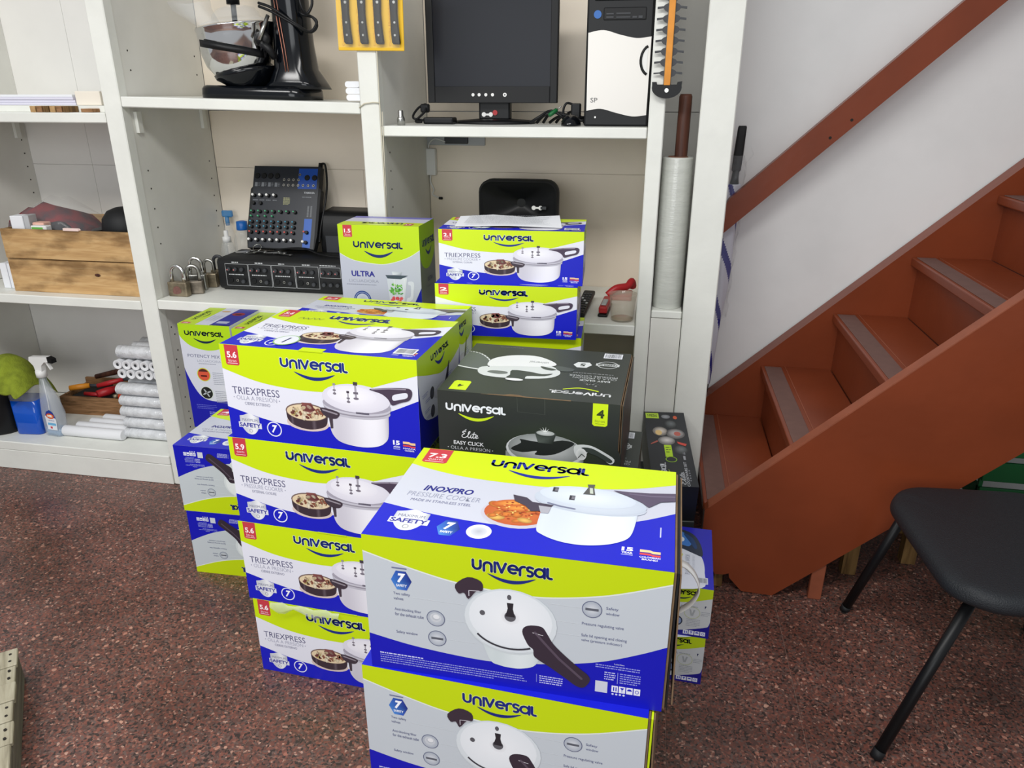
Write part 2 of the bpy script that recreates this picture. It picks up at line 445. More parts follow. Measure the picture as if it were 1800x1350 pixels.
def arc(cx, cy, r, a0, a1, n=10, ry=None):
    return [(cx + r * cos(radians(a0 + (a1 - a0) * i / n)), cy + (ry or r) * sin(radians(a0 + (a1 - a0) * i / n))) for i in range(n + 1)]
def wm_strokes():
    g = []; x = 0.1
    g.append([(x, 1.0), (x, .45)] + arc(x + .34, .44, .34, 180, 360, 10) + [(x + .68, .45), (x + .68, 1.0)]); x += 0.98
    g.append([(x, 0), (x, .56)] + arc(x + .34, .56, .34, 180, 0, 10) + [(x + .68, .55), (x + .68, 0)]); x += 0.98
    g.append([(x, 0), (x, 1.0)]); x += 0.22
    g.append([(x, 1.0), (x + .37, 0.02), (x + .74, 1.0)]); x += 0.94
    g.append([(x + .06, .5), (x + .84, .5)] + arc(x + .45, .5, .4, 0, 305, 16)); x += 1.06
    g.append([(x, 0), (x, .55)] + arc(x + .34, .56, .34, 180, 75, 6)); x += 0.56
    g.append([(x + .56, .86)] + arc(x + .3, .72, .22, 60, 255, 8) + arc(x + .3, .25, .25, 80, -130, 8)); x += 0.78
    g.append(arc(x + .38, .47, .4, 0, 360, 18)); g.append([(x + .8, 1.0), (x + .8, 0)]); x += 1.06
    g.append([(x, 1.0), (x, .25)] + arc(x + .22, .24, .22, 180, 270, 5) + [(x + .36, .02)]); x += 0.42
    return g, x
WM, WMW = wm_strokes()

class Art:
    """One printed face. W x H metres; drawing units: 100 across, H0 tall."""
    def __init__(s, W, H, H0=None):
        s.kx = W / 100; s.W = W; s.H = H; s.H0 = H0 or 100 * H / W; s.ky = H / s.H0
        s.p = {}; s.order = []
    def part(s, n):
        if n not in s.p: s.p[n] = ([], [], []); s.order.append(n)
        return s.p[n]
    def add(s, n, vs, fs, cols, L):
        V, F_, K = s.part(n); b = len(V)
        for i, (x, y) in enumerate(vs):
            V.append((x * s.kx, y * s.ky, L * LH))
            K.append(cols[i] if isinstance(cols, list) else cols)
        for f in fs: F_.append(tuple(b + i for i in f))
    def poly(s, n, pts, col, L):
        P = [Vector((x, y, 0)) for x, y in pts]
        s.add(n, pts, tessellate_polygon([P]), col, L)
    def band(s, n, bot, top, cols, L):
        # quads between two polylines of the same length
        m = len(bot)
        c = (cols + cols) if isinstance(cols, list) else cols
        s.add(n, list(bot) + list(top), [(i, i + 1, m + i + 1, m + i) for i in range(m - 1)], c, L)
    def rect(s, n, x0, y0, x1, y1, col, L): s.add(n, [(x0, y0), (x1, y0), (x1, y1), (x0, y1)], [(0, 1, 2, 3)], col, L)
    def ell(s, n, cx, cy, rx, ry, col, L, edge=None, m=28, rot=0):
        c_, s_ = cos(rot), sin(rot)
        pts = [(cx, cy)] + [(cx + rx * cos(2 * pi * i / m) * c_ - ry * sin(2 * pi * i / m) * s_, cy + rx * cos(2 * pi * i / m) * s_ + ry * sin(2 * pi * i / m) * c_) for i in range(m)]
        s.add(n, pts, [(0, 1 + i, 1 + (i + 1) % m) for i in range(m)], [col] + [edge or col] * m, L)
    def ring(s, n, cx, cy, rx, ry, w, col, L, a0=0, a1=360, m=28):
        a = [(cx + (rx - w) * cos(radians(a0 + (a1 - a0) * i / m)), cy + (ry - w) * sin(radians(a0 + (a1 - a0) * i / m))) for i in range(m + 1)]
        b = [(cx + rx * cos(radians(a0 + (a1 - a0) * i / m)), cy + ry * sin(radians(a0 + (a1 - a0) * i / m))) for i in range(m + 1)]
        s.band(n, a, b, col, L)
    def text(s, n, t, x0, y0, x1, y1, col, L, bold=0.0, shear=0.0, rot=False):
        v, f = text_geo(t, bold, shear)
        if rot == 180: v = [(1 - a, 1 - b) for a, b in v]
        if rot == 90: v = [(1 - b, a) for a, b in v]
        if rot == -90: v = [(b, 1 - a) for a, b in v]
        s.add(n, [(x0 + a * (x1 - x0), y0 + b * (y1 - y0)) for a, b in v], f, col, L)
    def line(s, n, pts, w, col, L, cap=True):
        for (ax, ay), (bx, by) in zip(pts, pts[1:]):
            d = math.hypot(bx - ax, by - ay)
            if d < 1e-6: continue
            ux, uy = -(by - ay) / d * w / 2, (bx - ax) / d * w / 2
            s.add(n, [(ax + ux, ay + uy), (ax - ux, ay - uy), (bx - ux, by - uy), (bx + ux, by + uy)], [(0, 1, 2, 3)], col, L)
        if cap:
            for p in pts: s.ell(n, p[0], p[1], w / 2, w / 2, col, L, m=8)
    def wordmark(s, x0, y0, x1, xh, col, smile, L, sm=None, flip=False, halo=None):
        """letters from x0..x1 standing on y0, x-height xh; sm = (xa, xb, y ends, y lowest)"""
        kx = (x1 - x0) / WMW
        f = (lambda p: (x0 + x1 - (x0 + p[0] * kx), 2 * y0 + xh - (y0 + p[1] * xh))) if flip else (lambda p: (x0 + p[0] * kx, y0 + p[1] * xh))
        w_ = 0.235 * (kx + xh) / 2
        for g in WM:
            q = [f((x, 0.09 + y * .86)) for x, y in g]
            if halo: s.line('wordmark', q, w_ * 1.5, halo, L)
            s.line('wordmark', q, w_, col, L + (1 if halo else 0))
        if sm:
            xa, xb, ye, yl = sm; m = 16; a = []; b = []
            th = abs(ye - yl) * 0.42
            for i in range(m + 1):
                t = i / m; x = xa + (xb - xa) * t; u = 4 * t * (1 - t)
                y = ye + (yl - ye) * u
                a.append((x, y)); b.append((x, y + (th * u ** 0.7 + 0.12 * th) * (1 if yl < ye else -1)))
            s.band('wordmark', a, b, smile, L + 1)
    def micro(s, x0, y1, x1, rows, dy, h, col, L, seed=1, align=0):
        r = random.Random(seed)
        for k in range(rows):
            y = y1 - k * dy; x = x0; xe = x1 - r.uniform(0, 0.25) * (x1 - x0) * (k == rows - 1 or align)
            while x < xe:
                l = min(r.uniform(0.5, 1.9) * h * 1.6, xe - x)
                s.rect('small_print', x, y - h, x + l, y, col, L); x += l + h * 0.55
    def meshes(s, key):
        out = []
        for n in s.order:
            V, F_, K = s.p[n]
            me = bpy.data.meshes.new(n)
            me.from_pydata(V, [], F_)
            ca = me.color_attributes.new('ink', 'FLOAT_COLOR', 'POINT')
            buf = []
            for c in K: buf += list(lin(c)) + [1.0]
            ca.data.foreach_set('color', buf)
            # faces look outwards (+z)
            bm = bmesh.new(); bm.from_mesh(me)
            for f in bm.faces:
                if f.normal.z < 0: f.normal_flip()
            bm.to_mesh(me); bm.free()
            me.materials.append(M['black_print'] if key == 'black' else M['print'])
            out.append((n, me))
        return out

def swoosh(a, xs, ys, n=8): return cr(list(zip(xs, ys)), n)

WHT = (228, 229, 240); GRY = (196, 203, 210); DKH = (62, 52, 66)
def metal_cols(n, base=(206, 203, 214), lo=(158, 155, 168), hi=(242, 241, 248)):
    out = []
    for i in range(n):
        t = i / (n - 1)
        k = 0.5 + 0.5 * cos(t * 9.0 + 0.6)
        e = min(1, 5 * min(t, 1 - t))
        c = [lo[j] + (base[j] + (hi[j] - base[j]) * k - lo[j]) * (0.35 + 0.65 * e) for j in range(3)]
        out.append(tuple(c))
    return out

def shield(a, cx, cy, w, h, L):
    n = 'safety_badge'
    top = [(cx - w * .46, cy + h * .36), (cx - w * .25, cy + h * .41), (cx, cy + h * .5), (cx + w * .25, cy + h * .41), (cx + w * .46, cy + h * .36)]
    T = cr(top, 4); m = len(T)
    B = []
    for i in range(m):
        t = i / (m - 1); u = abs(2 * t - 1)
        B.append((T[i][0], cy - h * .5 + (h * .56) * u ** 2.2))
    a.band(n, B, T, metal_cols(m, (205, 208, 216), (160, 164, 176), (236, 238, 242)), L)
    a.text(n, 'MAXIMUM', cx - w * .36, cy + h * .12, cx + w * .36, cy + h * .25, (120, 124, 150), L + 1)
    a.rect(n, cx - w * .54, cy - h * .19, cx + w * .54, cy + h * .07, (222, 224, 232), L + 1)
    a.text(n, 'SAFETY', cx - w * .5, cy - h * .155, cx + w * .5, cy + h * .045, (58, 60, 150), L + 2, 0.03)
    a.ring(n, cx, cy - h * .32, h * .085, h * .085, h * .02, (150, 154, 164), L + 2)
def badge(a, x0, y0, x1, y1, num, unit, L):
    n = 'capacity_badge'; w = x1 - x0; h = y1 - y0
    a.poly(n, [(x0, y1), (x1, y1), (x1, y0 + h * .07), (x1 - w * .1, y0), (x0 + w * .1, y0), (x0, y0 + h * .07)], RED, L)
    a.text(n, num, x0 + w * .14, y0 + h * .36, x1 - w * .14, y0 + h * .68, (250, 240, 242), L + 1, 0.03)
    a.text(n, unit, x0 + w * .2, y0 + h * .16, x1 - w * .2, y0 + h * .3, (245, 215, 220), L + 1)
    a.rect(n, x0 + w * .12, y0 + h * .08, x1 - w * .12, y0 + h * .11, (245, 215, 220), L + 1)
def seven(a, cx, cy, r, L, ry=None):
    n = 'safety_badge'
    a.ring(n, cx, cy, r, ry or r, r * .14, (232, 234, 250), L)
    a.text(n, '7', cx - r * .38, cy - (ry or r) * .5, cx + r * .42, cy + (ry or r) * .55, (245, 246, 252), L, 0.04, 0.25)
def hexa(a, cx, cy, w, h, L):
    n = 'safety_badge'
    pts = [(cx - w / 2, cy), (cx - w * .24, cy + h / 2), (cx + w * .24, cy + h / 2), (cx + w / 2, cy), (cx + w * .24, cy - h / 2), (cx - w * .24, cy - h / 2)]
    a.poly(n, pts, [(60, 120, 205), (44, 88, 180), (40, 60, 150), (24, 44, 130), (50, 90, 190), (80, 140, 215)], L)
    a.text(n, '7', cx - w * .2, cy - h * .12, cx + w * .22, cy + h * .38, (246, 248, 255), L + 1, 0.05, 0.2)
    a.text(n, 'SAFETY', cx - w * .26, cy - h * .34, cx + w * .26, cy - h * .2, (240, 244, 255), L + 1, 0.03)
def flag(a, x, y, w, h, word1, word2, L):
    n = 'small_print'
    for k, c in ((0, (226, 70, 76)), (1, (70, 80, 190)), (2, (246, 206, 150))):
        xs = [x + w * i / 8 for i in range(9)]
        yy = [y + h * (0.18 + 0.26 * (k if k == 0 else (0.8 if k == 1 else 1.35))) + h * .16 * (1 if i < 5 else -.4) * 0.5 for i in range(9)]
        hh = h * (.3 if k != 1 else .12)
        a.band(n, [(p, q) for p, q in zip(xs, yy)], [(p, q + hh) for p, q in zip(xs, yy)], c, L)
    a.text(n, word1, x, y - h * .1, x + w, y + h * .1, (240, 240, 250), L, 0.02)
    a.text(n, word2, x + w * .12, y - h * .38, x + w * .88, y - h * .18, (240, 240, 250), L, 0.02)
def years(a, x, y, w, h, u, L):
    n = 'small_print'
    a.text(n, '15', x, y + h * .52, x + w, y + h, (245, 245, 252), L, 0.05)
    a.text(n, u, x, y + h * .22, x + w, y + h * .44, (235, 236, 250), L, 0.03)
    a.rect(n, x, y + h * .06, x + w, y + h * .12, (200, 204, 240), L)
def icons(a, x0, y0, x1, y1, L, k=4):
    n = 'handling_icons'; w = (x1 - x0) / k
    for i in range(k):
        a.rect(n, x0 + w * i + w * .06, y0, x0 + w * (i + .92), y1, (232, 234, 246), L)
        cx = x0 + w * (i + .49); cy = (y0 + y1) / 2; h = y1 - y0
        if i == 0:
            for d in (-.2, .12): a.rect(n, cx + w * d, cy - h * .3, cx + w * (d + .14), cy + h * .3, BLUE, L + 1)
        elif i == 1: a.poly(n, [(cx - w * .28, cy + h * .3), (cx + w * .28, cy + h * .3), (cx + w * .04, cy), (cx + w * .04, cy - h * .35), (cx - w * .04, cy - h * .35), (cx - w * .04, cy)], BLUE, L + 1)
        elif i == 2: a.poly(n, arc(cx, cy, w * .32, 180, 0, 10, h * .3), BLUE, L + 1)
        else: a.ring(n, cx, cy, w * .26, h * .26, w * .08, BLUE, L + 1)

def food(a, cx, cy, rx, ry, seed, L, cols):
    r = random.Random(seed)
    for i in range(46):
        t = r.uniform(0, 2 * pi); q = r.random() ** .5 * .86
        x = cx + rx * q * cos(t); y = cy + ry * q * sin(t)
        c = r.choice(cols); s_ = r.uniform(.07, .17) * rx
        a.ell('cooker_picture', x, y, s_, s_ * .62, c, L + 1 + i % 3 * .5, m=9, rot=r.uniform(0, 3), edge=tuple(v * .82 for v in c))

def tri_art(W, H, num, unit, line2, line3, H0=49, plain=False, years_word=('AÑOS', 'MARCA', 'COLOMBIANA')):
    """front of the white pressure cooker carton"""
    a = Art(W, H); k = a.H0 / H0
    Y = lambda v: v * k
    a.rect('panel_print', 0, 0, 100, a.H0, WHT, 1)
    e = cr([(0, Y(36.6)), (16.5, Y(31.6)), (31.8, Y(29.4)), (50, Y(28.9)), (70, Y(31.4)), (86.7, Y(36.8)), (100, Y(41.4))], 6)
    a.band('panel_print', e, [(x, a.H0) for x, _ in e], LIME, 2)
    e = cr([(0, Y(16.6)), (17.1, Y(12.2)), (30.9, Y(9.9)), (45, Y(9.6)), (55.4, Y(11.6)), (70, Y(15.8)), (85.1, Y(22)), (100, Y(29))], 6)
    a.band('panel_print', [(x, 0) for x, _ in e], e, BLUE, 2)
    a.wordmark(31.6, Y(39.6), 65.8, Y(4.7), (26, 46, 130), (26, 46, 130), 3, (38.3, 59.3, Y(38.0), Y(34.4)), halo=(226, 240, 190))
    badge(a, 2.6, Y(38.6), 9.8, a.H0 - .15, num, unit, 3)
    a.text('lettering', 'TRIEXPRESS', 3.8, Y(23.8), 29.1, Y(27.6), (84, 84, 120), 3, -0.004)
    a.text('lettering', line2, 5.6, Y(20.9), 27.4, Y(23.1) if 'Ó' not in line2 else Y(23.7), (160, 162, 182), 3, -0.012)
    for x in (4.2, 28.7): a.ell('lettering', x, Y(22), .3, .3, (150, 152, 172), 3, m=8)
    a.text('lettering', line3, 9.7, Y(18.4), 23.4, Y(19.9), (130, 132, 156), 3)
    shield(a, 11, Y(8.1), 11.6, Y(11.4), 3)
    seven(a, 24.1, Y(6.7), 4.0, 3, Y(4.0))
    years(a, 86.2, Y(3.0), 3.4, Y(4.9), years_word[0], 3)
    flag(a, 91.2, Y(4.2), 6.2, Y(3.9), years_word[1], years_word[2], 3)
    n = 'cooker_picture'
    # frying pan with food
    a.ell(n, 42.6, Y(11.9), 11.1, Y(4.2), (214, 196, 190), 3)
    pt = cr([(31.7, Y(18)), (32.2, Y(13.2)), (35.5, Y(10.2)), (42, Y(8.7)), (48.5, Y(9.6)), (52.6, Y(12)), (53.7, Y(17.6))], 5)
    a.band(n, pt, [(x, Y(18.2)) for x, _ in pt], [(60, 48, 56) if i % 9 else (96, 84, 92) for i in range(len(pt))], 4)
    a.ell(n, 42.7, Y(17.8), 11.1, Y(4.6), (150, 128, 118), 5, edge=(120, 100, 94))
    a.ell(n, 42.7, Y(17.6), 10.5, Y(4.1), (226, 206, 172), 6)
    food(a, 42.7, Y(17.7), 9.6, Y(3.5), 3, 7, [(236, 220, 186), (228, 208, 168), (116, 64, 58), (240, 228, 200), (150, 92, 72), (196, 172, 110)])
    a.poly(n, [(40.5, Y(22.6)), (45.6, Y(22.8)), (47.3, Y(19.2)), (44.5, Y(17.6)), (41.2, Y(18.6))], [(140, 84, 80), (120, 66, 64), (92, 48, 50), (150, 100, 94), (110, 60, 60)], 9)
    # pot
    bt = cr([(54.8, Y(19)), (54.6, Y(10.4)), (56.6, Y(5.9)), (60.1, Y(3.6)), (66, Y(2.5)), (72, Y(2.4)), (78, Y(3.5)), (81.9, Y(5.7)), (84.2, Y(9.6)), (84.9, Y(20.5))], 5)
    a.band(n, bt, [(x, Y(21)) for x, _ in bt], metal_cols(len(bt)), 5)
    a.ell(n, 69, Y(20.9), 16.9, Y(4.0), (206, 204, 214), 6, edge=(188, 186, 198))
    a.ell(n, 69, Y(22.2), 17.0, Y(4.2), (130, 126, 138), 6.5, edge=(150, 146, 158))
    a.ell(n, 69, Y(22.9), 17.2, Y(4.2), (232, 230, 238), 7, edge=(196, 194, 206))
    a.ell(n, 69, Y(24.1), 17.3, Y(4.4), (140, 136, 150), 7.5, edge=(168, 164, 178))
    a.ell(n, 69, Y(27.4), 17.3, Y(7.2), (244, 242, 250), 8, edge=(222, 220, 232))
    a.ell(n, 67, Y(28.6), 12.5, Y(4.9), (248, 247, 252), 8.5, edge=(234, 232, 242))
    a.rect(n, 68.5, Y(19.6), 75.2, Y(20.6), (96, 92, 108), 8)
    # knob and valves
    for cx, cy, sc in ((69.2, 27.4, 1.0), (65.2, 25.4, .66), (58.4, 29.0, .62)):
        c1 = (70, 62, 72); w_ = 1.5 * sc
        a.rect(n, cx - w_ * .7, Y(cy + 6.6 * sc), cx + w_ * .7, Y(cy + 8.3 * sc), c1 if sc > .64 else (150, 146, 156), 9)
        a.rect(n, cx - w_ * .35, Y(cy + .4), cx + w_ * .35, Y(cy + 6.6 * sc), (168, 164, 174) if sc > .64 else (190, 186, 196), 9)
        a.rect(n, cx - w_ * .8, Y(cy + 2.2 * sc), cx + w_ * .8, Y(cy + 3.3 * sc), (110, 104, 116), 9.5)
        a.ell(n, cx, Y(cy), w_ * .9, Y(.6), (120, 114, 126), 9.3)
    # long handle with its opening, side handle
    hd = cr([(76.2, Y(32.6)), (80, Y(33.6)), (88, Y(34.6)), (95.3, Y(34.9)), (97.2, Y(33)), (95.8, Y(29.2)), (91, Y(27.3)), (87, Y(25.8)), (85.2, Y(28.6)), (82, Y(31))], 4, True)
    a.poly(n, hd, (74, 62, 80), 9)
    a.poly(n, cr([(87.6, Y(30.7)), (91, Y(32)), (94.7, Y(32.5)), (94.6, Y(30.2)), (91, Y(29)), (87.7, Y(28.3))], 3, True), WHT, 10)
    a.line(n, [(77.5, Y(32.9)), (86, Y(34)), (94, Y(34.4))], .7, (150, 140, 156), 10)
    a.poly(n, cr([(50, Y(20.6)), (53, Y(21)), (59.8, Y(19.3)), (58.4, Y(16.2)), (54.5, Y(16)), (51.6, Y(17.4))], 4, True), (66, 56, 66), 9)
    a.line(n, [(51.5, Y(20)), (58.6, Y(18.4))], .8, (150, 142, 152), 10)
    a.poly(n, [(54.2, Y(16.5)), (56.2, Y(16)), (56, Y(10.8)), (54.8, Y(10.6))], (70, 60, 70), 9)
    return a

def inox_pot(a, Y, L):
    n = 'cooker_picture'
    a.ell(n, 47, Y(22.6), 12.4, Y(9.2), (170, 164, 176), L, edge=(196, 192, 204), rot=-.04)
    a.ell(n, 47, Y(23.4), 11.4, Y(8.2), (206, 120, 60), L + .5, edge=(190, 90, 50))
    r = random.Random(5)
    for i in range(16):
        x = 47 + r.uniform(-8.5, 8.5); y = 23.4 + r.uniform(-5.2, 5.2)
        c = r.choice([(236, 168, 70), (226, 132, 58), (240, 186, 96), (214, 110, 60)])
        a.ell(n, x, Y(y), r.uniform(1.6, 3.0), Y(r.uniform(1.1, 2.0)), c, L + 1 + i * .1, m=12, rot=r.uniform(-.6, .6), edge=tuple(v * .72 for v in c))
    for i in range(60):
        t = r.uniform(0, 2 * pi); q = r.random() ** .5
        a.ell(n, 46.5 + 9 * q * cos(t), Y(25 + 6.4 * q * sin(t)), r.uniform(.25, .6), Y(r.uniform(.2, .45)), r.choice([(150, 60, 30), (250, 206, 120), (176, 70, 36), (120, 44, 26)]), L + 3.4, m=7)
    a.ell(n, 44, Y(29), 7, Y(2.4), (238, 164, 76), L + 3, edge=(186, 84, 40), rot=.25)
    a.ell(n, 46.5, Y(26), 6.4, Y(2.3), (234, 156, 70), L + 3.2, edge=(178, 80, 38), rot=.12)
    bt = cr([(54.9, Y(27)), (55.2, Y(15)), (57.4, Y(11.8)), (63, Y(9.1)), (69.6, Y(8.2)), (76, Y(9.2)), (81.7, Y(11.8)), (85.8, Y(16.4)), (87.3, Y(27)), (87.4, Y(30))], 5)
    a.band(n, bt, [(x, Y(31)) for x, _ in bt], metal_cols(len(bt), (206, 214, 226), (182, 190, 206), (222, 230, 240)), L + 4)
    a.ell(n, 70.8, Y(33.8), 19.6, Y(6.6), (206, 212, 224), L + 5, edge=(190, 198, 212), rot=-.05)
    a.ell(n, 70.6, Y(35.6), 19.8, Y(8.0), (212, 219, 229), L + 6, edge=(190, 199, 213), rot=-.05)
    a.ell(n, 69.4, Y(38.4), 17.2, Y(6.8), (222, 229, 238), L + 7, edge=(202, 211, 224), rot=-.05)
    a.line(n, [(56.5, Y(31.6)), (61, Y(30.2)), (66, Y(29.4))], .9, (120, 124, 150), L + 8)
    for x, y in ((57.6, 41.4), (64.2, 36.8)):
        a.rect(n, x - 1, Y(y - 1.6), x + 1, Y(y + 1.6), (54, 52, 62), L + 8); a.rect(n, x - .2, Y(y - 1), x + .9, Y(y + 1), (120, 118, 128), L + 9)
    a.poly(n, [(68.4, Y(47.4)), (71.2, Y(47.8)), (71, Y(45.6)), (72, Y(40.2)), (67.6, Y(40.0)), (69, Y(45.4))], (84, 84, 84), L + 9)
    a.poly(n, [(69.5, Y(45)), (70.6, Y(45)), (71.2, Y(41)), (70, Y(41))], (196, 204, 190), L + 10)
    hd = [(78.0, Y(45)), (84, Y(45)), (91, Y(45.6)), (100, Y(47.2)), (100, Y(41.6)), (95, Y(40.2)), (91, Y(35.6)), (88.6, Y(38.2)), (85, Y(41))]
    a.poly(n, hd, (88, 78, 100), L + 9)
    a.line(n, [(84, Y(43.6)), (92, Y(43.4)), (99.6, Y(44.6))], .8, (112, 102, 124), L + 10)
    a.poly(n, [(43.4, Y(34.6)), (48.5, Y(33.6)), (51, Y(31)), (58.6, Y(30.4)), (56.5, Y(26)), (51.5, Y(24.8)), (49, Y(28)), (44.8, Y(30.4))], (70, 62, 78), L + 9)
    a.poly(n, [(53.5, Y(29)), (58, Y(28.8)), (57.6, Y(24.6)), (55, Y(24.4))], (170, 170, 180), L + 10)

def inox_art(W, H, num, unit, title3=('PRESSURE COOKER', 'MADE IN STAINLESS STEEL'), H0=64.4):
    a = Art(W, H); k = a.H0 / H0; Y = lambda v: v * k
    a.rect('panel_print', 0, 0, 100, a.H0, (198, 201, 214), 1)
    e = cr([(0, Y(50.4)), (10, Y(47)), (25, Y(43.9)), (47.3, Y(42.8)), (61.6, Y(43.7)), (82.6, Y(47.4)), (100, Y(54))], 6)
    a.band('panel_print', e, [(x, a.H0) for x, _ in e], LIME, 2)
    e = cr([(0, Y(20.4)), (19.7, Y(16.4)), (39.3, Y(14.5)), (54.4, Y(15.4)), (70, Y(19.6)), (87.2, Y(26)), (100, Y(33.8))], 6)
    a.band('panel_print', [(x, 0) for x, _ in e], e, BLUE, 2)
    a.wordmark(30, Y(54.3), 67.8, Y(5.4), (20, 36, 150), (20, 36, 150), 3, (37.7, 61.2, Y(52.6), Y(48.2)))
    badge(a, 2.8, Y(52.6), 12.8, a.H0 - .2, num, unit, 3)
    a.text('lettering', 'INOXPRO', 10.7, Y(31.4), 29, Y(35.2), (36, 40, 130), 3, 0.03, 0.2)
    a.text('lettering', title3[0], 6, Y(27.0), 32.8, Y(30), (150, 154, 176), 3, -0.01, 0.1)
    a.text('lettering', title3[1], 8.4, Y(23.8), 30.4, Y(25.4), (110, 114, 150), 3, 0.0, 0.1)
    shield(a, 12.6, Y(11.3), 13, Y(13), 3)
    hexa(a, 26.8, Y(9.2), 8, Y(9), 3)
    a.ell('safety_badge', 37.2, Y(9.2), 4.2, Y(4.2), (226, 228, 236), 3); a.ell('safety_badge', 37.2, Y(9.2), 2.7, Y(2.7), (176, 180, 190), 4, edge=(206, 210, 218))
    years(a, 83.6, Y(5.8), 3.6, Y(4.6), 'YEAR', 3)
    flag(a, 89.3, Y(6.0), 6.4, Y(4.4), 'COLOMBIAN', 'BRAND', 3)
    inox_pot(a, Y, 3)
    a.rect('small_print', 95.2, Y(18), 95.6, Y(24), (196, 200, 240), 3)
    return a

def back_art(W, H, H0=54, flip=False, small=1.0):
    """instruction side of the stainless cooker carton"""
    a = Art(W, H); k = a.H0 / H0; Y = lambda v: v * k
    a.rect('panel_print', 0, 0, 100, a.H0, GRY, 1)
    xs = [0, 17, 32, 50.3, 63, 81, 100]
    e = cr(list(zip(xs, [Y(v) for v in (47.9, 43.2, 40.1, 38.6, 39.1, 42.8, 49.7)])), 6)
    a.band('panel_print', [(x, y - .55) for x, y in e], [(x, y + .2) for x, y in e], (226, 232, 226), 1.5)
    a.band('panel_print', e, [(x, a.H0) for x, _ in e], (196, 218, 16), 2)
    e = cr([(0, Y(14.4)), (15.5, Y(11.6)), (33.9, Y(10)), (46, Y(10.1)), (63.4, Y(12.5)), (79.2, Y(16.4)), (91.1, Y(21.4)), (100, Y(26))], 6)
    a.band('panel_print', [(x, 0) for x, _ in e], e, (16, 22, 180), 2)
    a.wordmark(37.2, Y(45.6), 63.2, Y(4.2), NAVY, NAVY, 3, (42.3, 57.9, Y(45.0), Y(42.2)), halo=(216, 230, 120))
    hexa(a, 12.9, Y(37.8), 7.2, Y(7.4), 3)
    a.rect('small_print', 9.8, Y(42.3), 15, Y(42.8), (110, 116, 150), 3)
    tx = (78, 84, 128)
    a.text('lettering', 'Two safety', 9.8, Y(31.6), 15.6, Y(33), tx, 3); a.text('lettering', 'valves', 9.8, Y(29.9), 13.2, Y(31), tx, 3)
    a.text('lettering', 'Anti-blocking filter', 9.9, Y(25.2), 19.2, Y(26.6), tx, 3); a.text('lettering', 'for the exhaust tube', 9.9, Y(23.4), 20, Y(24.7), tx, 3)
    a.text('lettering', 'Safety window', 10, Y(15.8), 17.6, Y(17.2), tx, 3)
    a.text('lettering', 'Safety', 80.4, Y(37), 84.2, Y(38.3), tx, 3); a.text('lettering', 'window', 80.4, Y(35.3), 84.6, Y(36.3), tx, 3)
    a.text('lettering', 'Pressure regulating valve', 73, Y(30), 86.2, Y(31.4), tx, 3)
    a.text('lettering', 'Safe lid opening and closing', 73, Y(25.4), 87.4, Y(26.8), tx, 3); a.text('lettering', 'valve (pressure indicator)', 73, Y(23.6), 86, Y(24.9), tx, 3)
    for cx, cy in ((24.3, 24.4), (24.5, 16.2), (76, 36.6)):
        a.ell('detail_picture', cx, Y(cy), 3.2, Y(3.2), (90, 96, 126), 3); a.ell('detail_picture', cx, Y(cy), 2.95, Y(2.95), (214, 218, 224), 3.5, edge=(168, 176, 188))
        if cy > 20 and cx < 50: a.ell('detail_picture', cx, Y(cy + .4), 1.9, Y(1.7), (160, 168, 178), 4, edge=(206, 210, 216)); a.ell('detail_picture', cx + .2, Y(cy + .7), 1.1, Y(.9), (226, 228, 232), 4.5)
        else: a.rect('detail_picture', cx - 2.1, Y(cy - .5), cx + 2.1, Y(cy + .4), (92, 96, 106), 4)
    for x0, x1, y in ((16.5, 34, 31.5), (28, 36, 24.4), (28, 38, 16.4), (62, 72.5, 36.6), (52, 72, 30.4), (60, 72.6, 25.6)):
        a.rect('small_print', x0, Y(y), x1, Y(y + .16), (216, 221, 226), 2.5)
    n = 'cooker_picture'
    bt = cr([(40, Y(18)), (42.9, Y(10.4)), (46, Y(8.9)), (50, Y(8.5)), (54, Y(9)), (58.2, Y(11.2)), (61, Y(18))], 5)
    a.band(n, bt, [(x, Y(19)) for x, _ in bt], metal_cols(len(bt), (206, 216, 218), (186, 196, 200), (222, 230, 232)), 3)
    a.ell(n, 49.7, Y(26.6), 15.2, Y(12.4), (196, 206, 210), 4, edge=(204, 212, 216))
    a.ell(n, 49.7, Y(27.5), 15.4, Y(12.6), (232, 236, 240), 5, edge=(214, 221, 226))
    a.ell(n, 49.7, Y(28.3), 13.9, Y(11.2), (240, 243, 247), 5.5, edge=(228, 233, 238))
    lo = arc(49.7, Y(27), 13.6, 215, 300, 14, Y(10.6))
    a.line(n, lo, .7, (54, 54, 62), 6, False)
    a.poly(n, cr([(31.4, Y(39.1)), (35.7, Y(42.7)), (40.2, Y(41.6)), (40.6, Y(38.2)), (38.4, Y(37.6)), (35.8, Y(34.2)), (34.4, Y(36.4)), (32.5, Y(35.9))], 3, True), (58, 46, 58), 6)
    a.line(n, [(36, Y(35.5)), (36, Y(37.6)), (39.5, Y(37.9))], .25, (200, 196, 206), 7)
    a.ell(n, 49.7, Y(29.2), 3.1, Y(2.9), (206, 210, 216), 6, edge=(236, 238, 242)); a.ell(n, 49.7, Y(29.4), 1.9, Y(1.9), (92, 92, 98), 6.5)
    a.poly(n, [(48.6, Y(34.8)), (50.8, Y(34.8)), (50.6, Y(32.6)), (51.3, Y(29.4)), (48.1, Y(29.4)), (48.9, Y(32.6))], (42, 40, 46), 7)
    a.ell(n, 40.4, Y(29.6), .9, Y(1), (90, 90, 96), 7); a.ell(n, 49.4, Y(37), .7, Y(1), (90, 90, 96), 7)
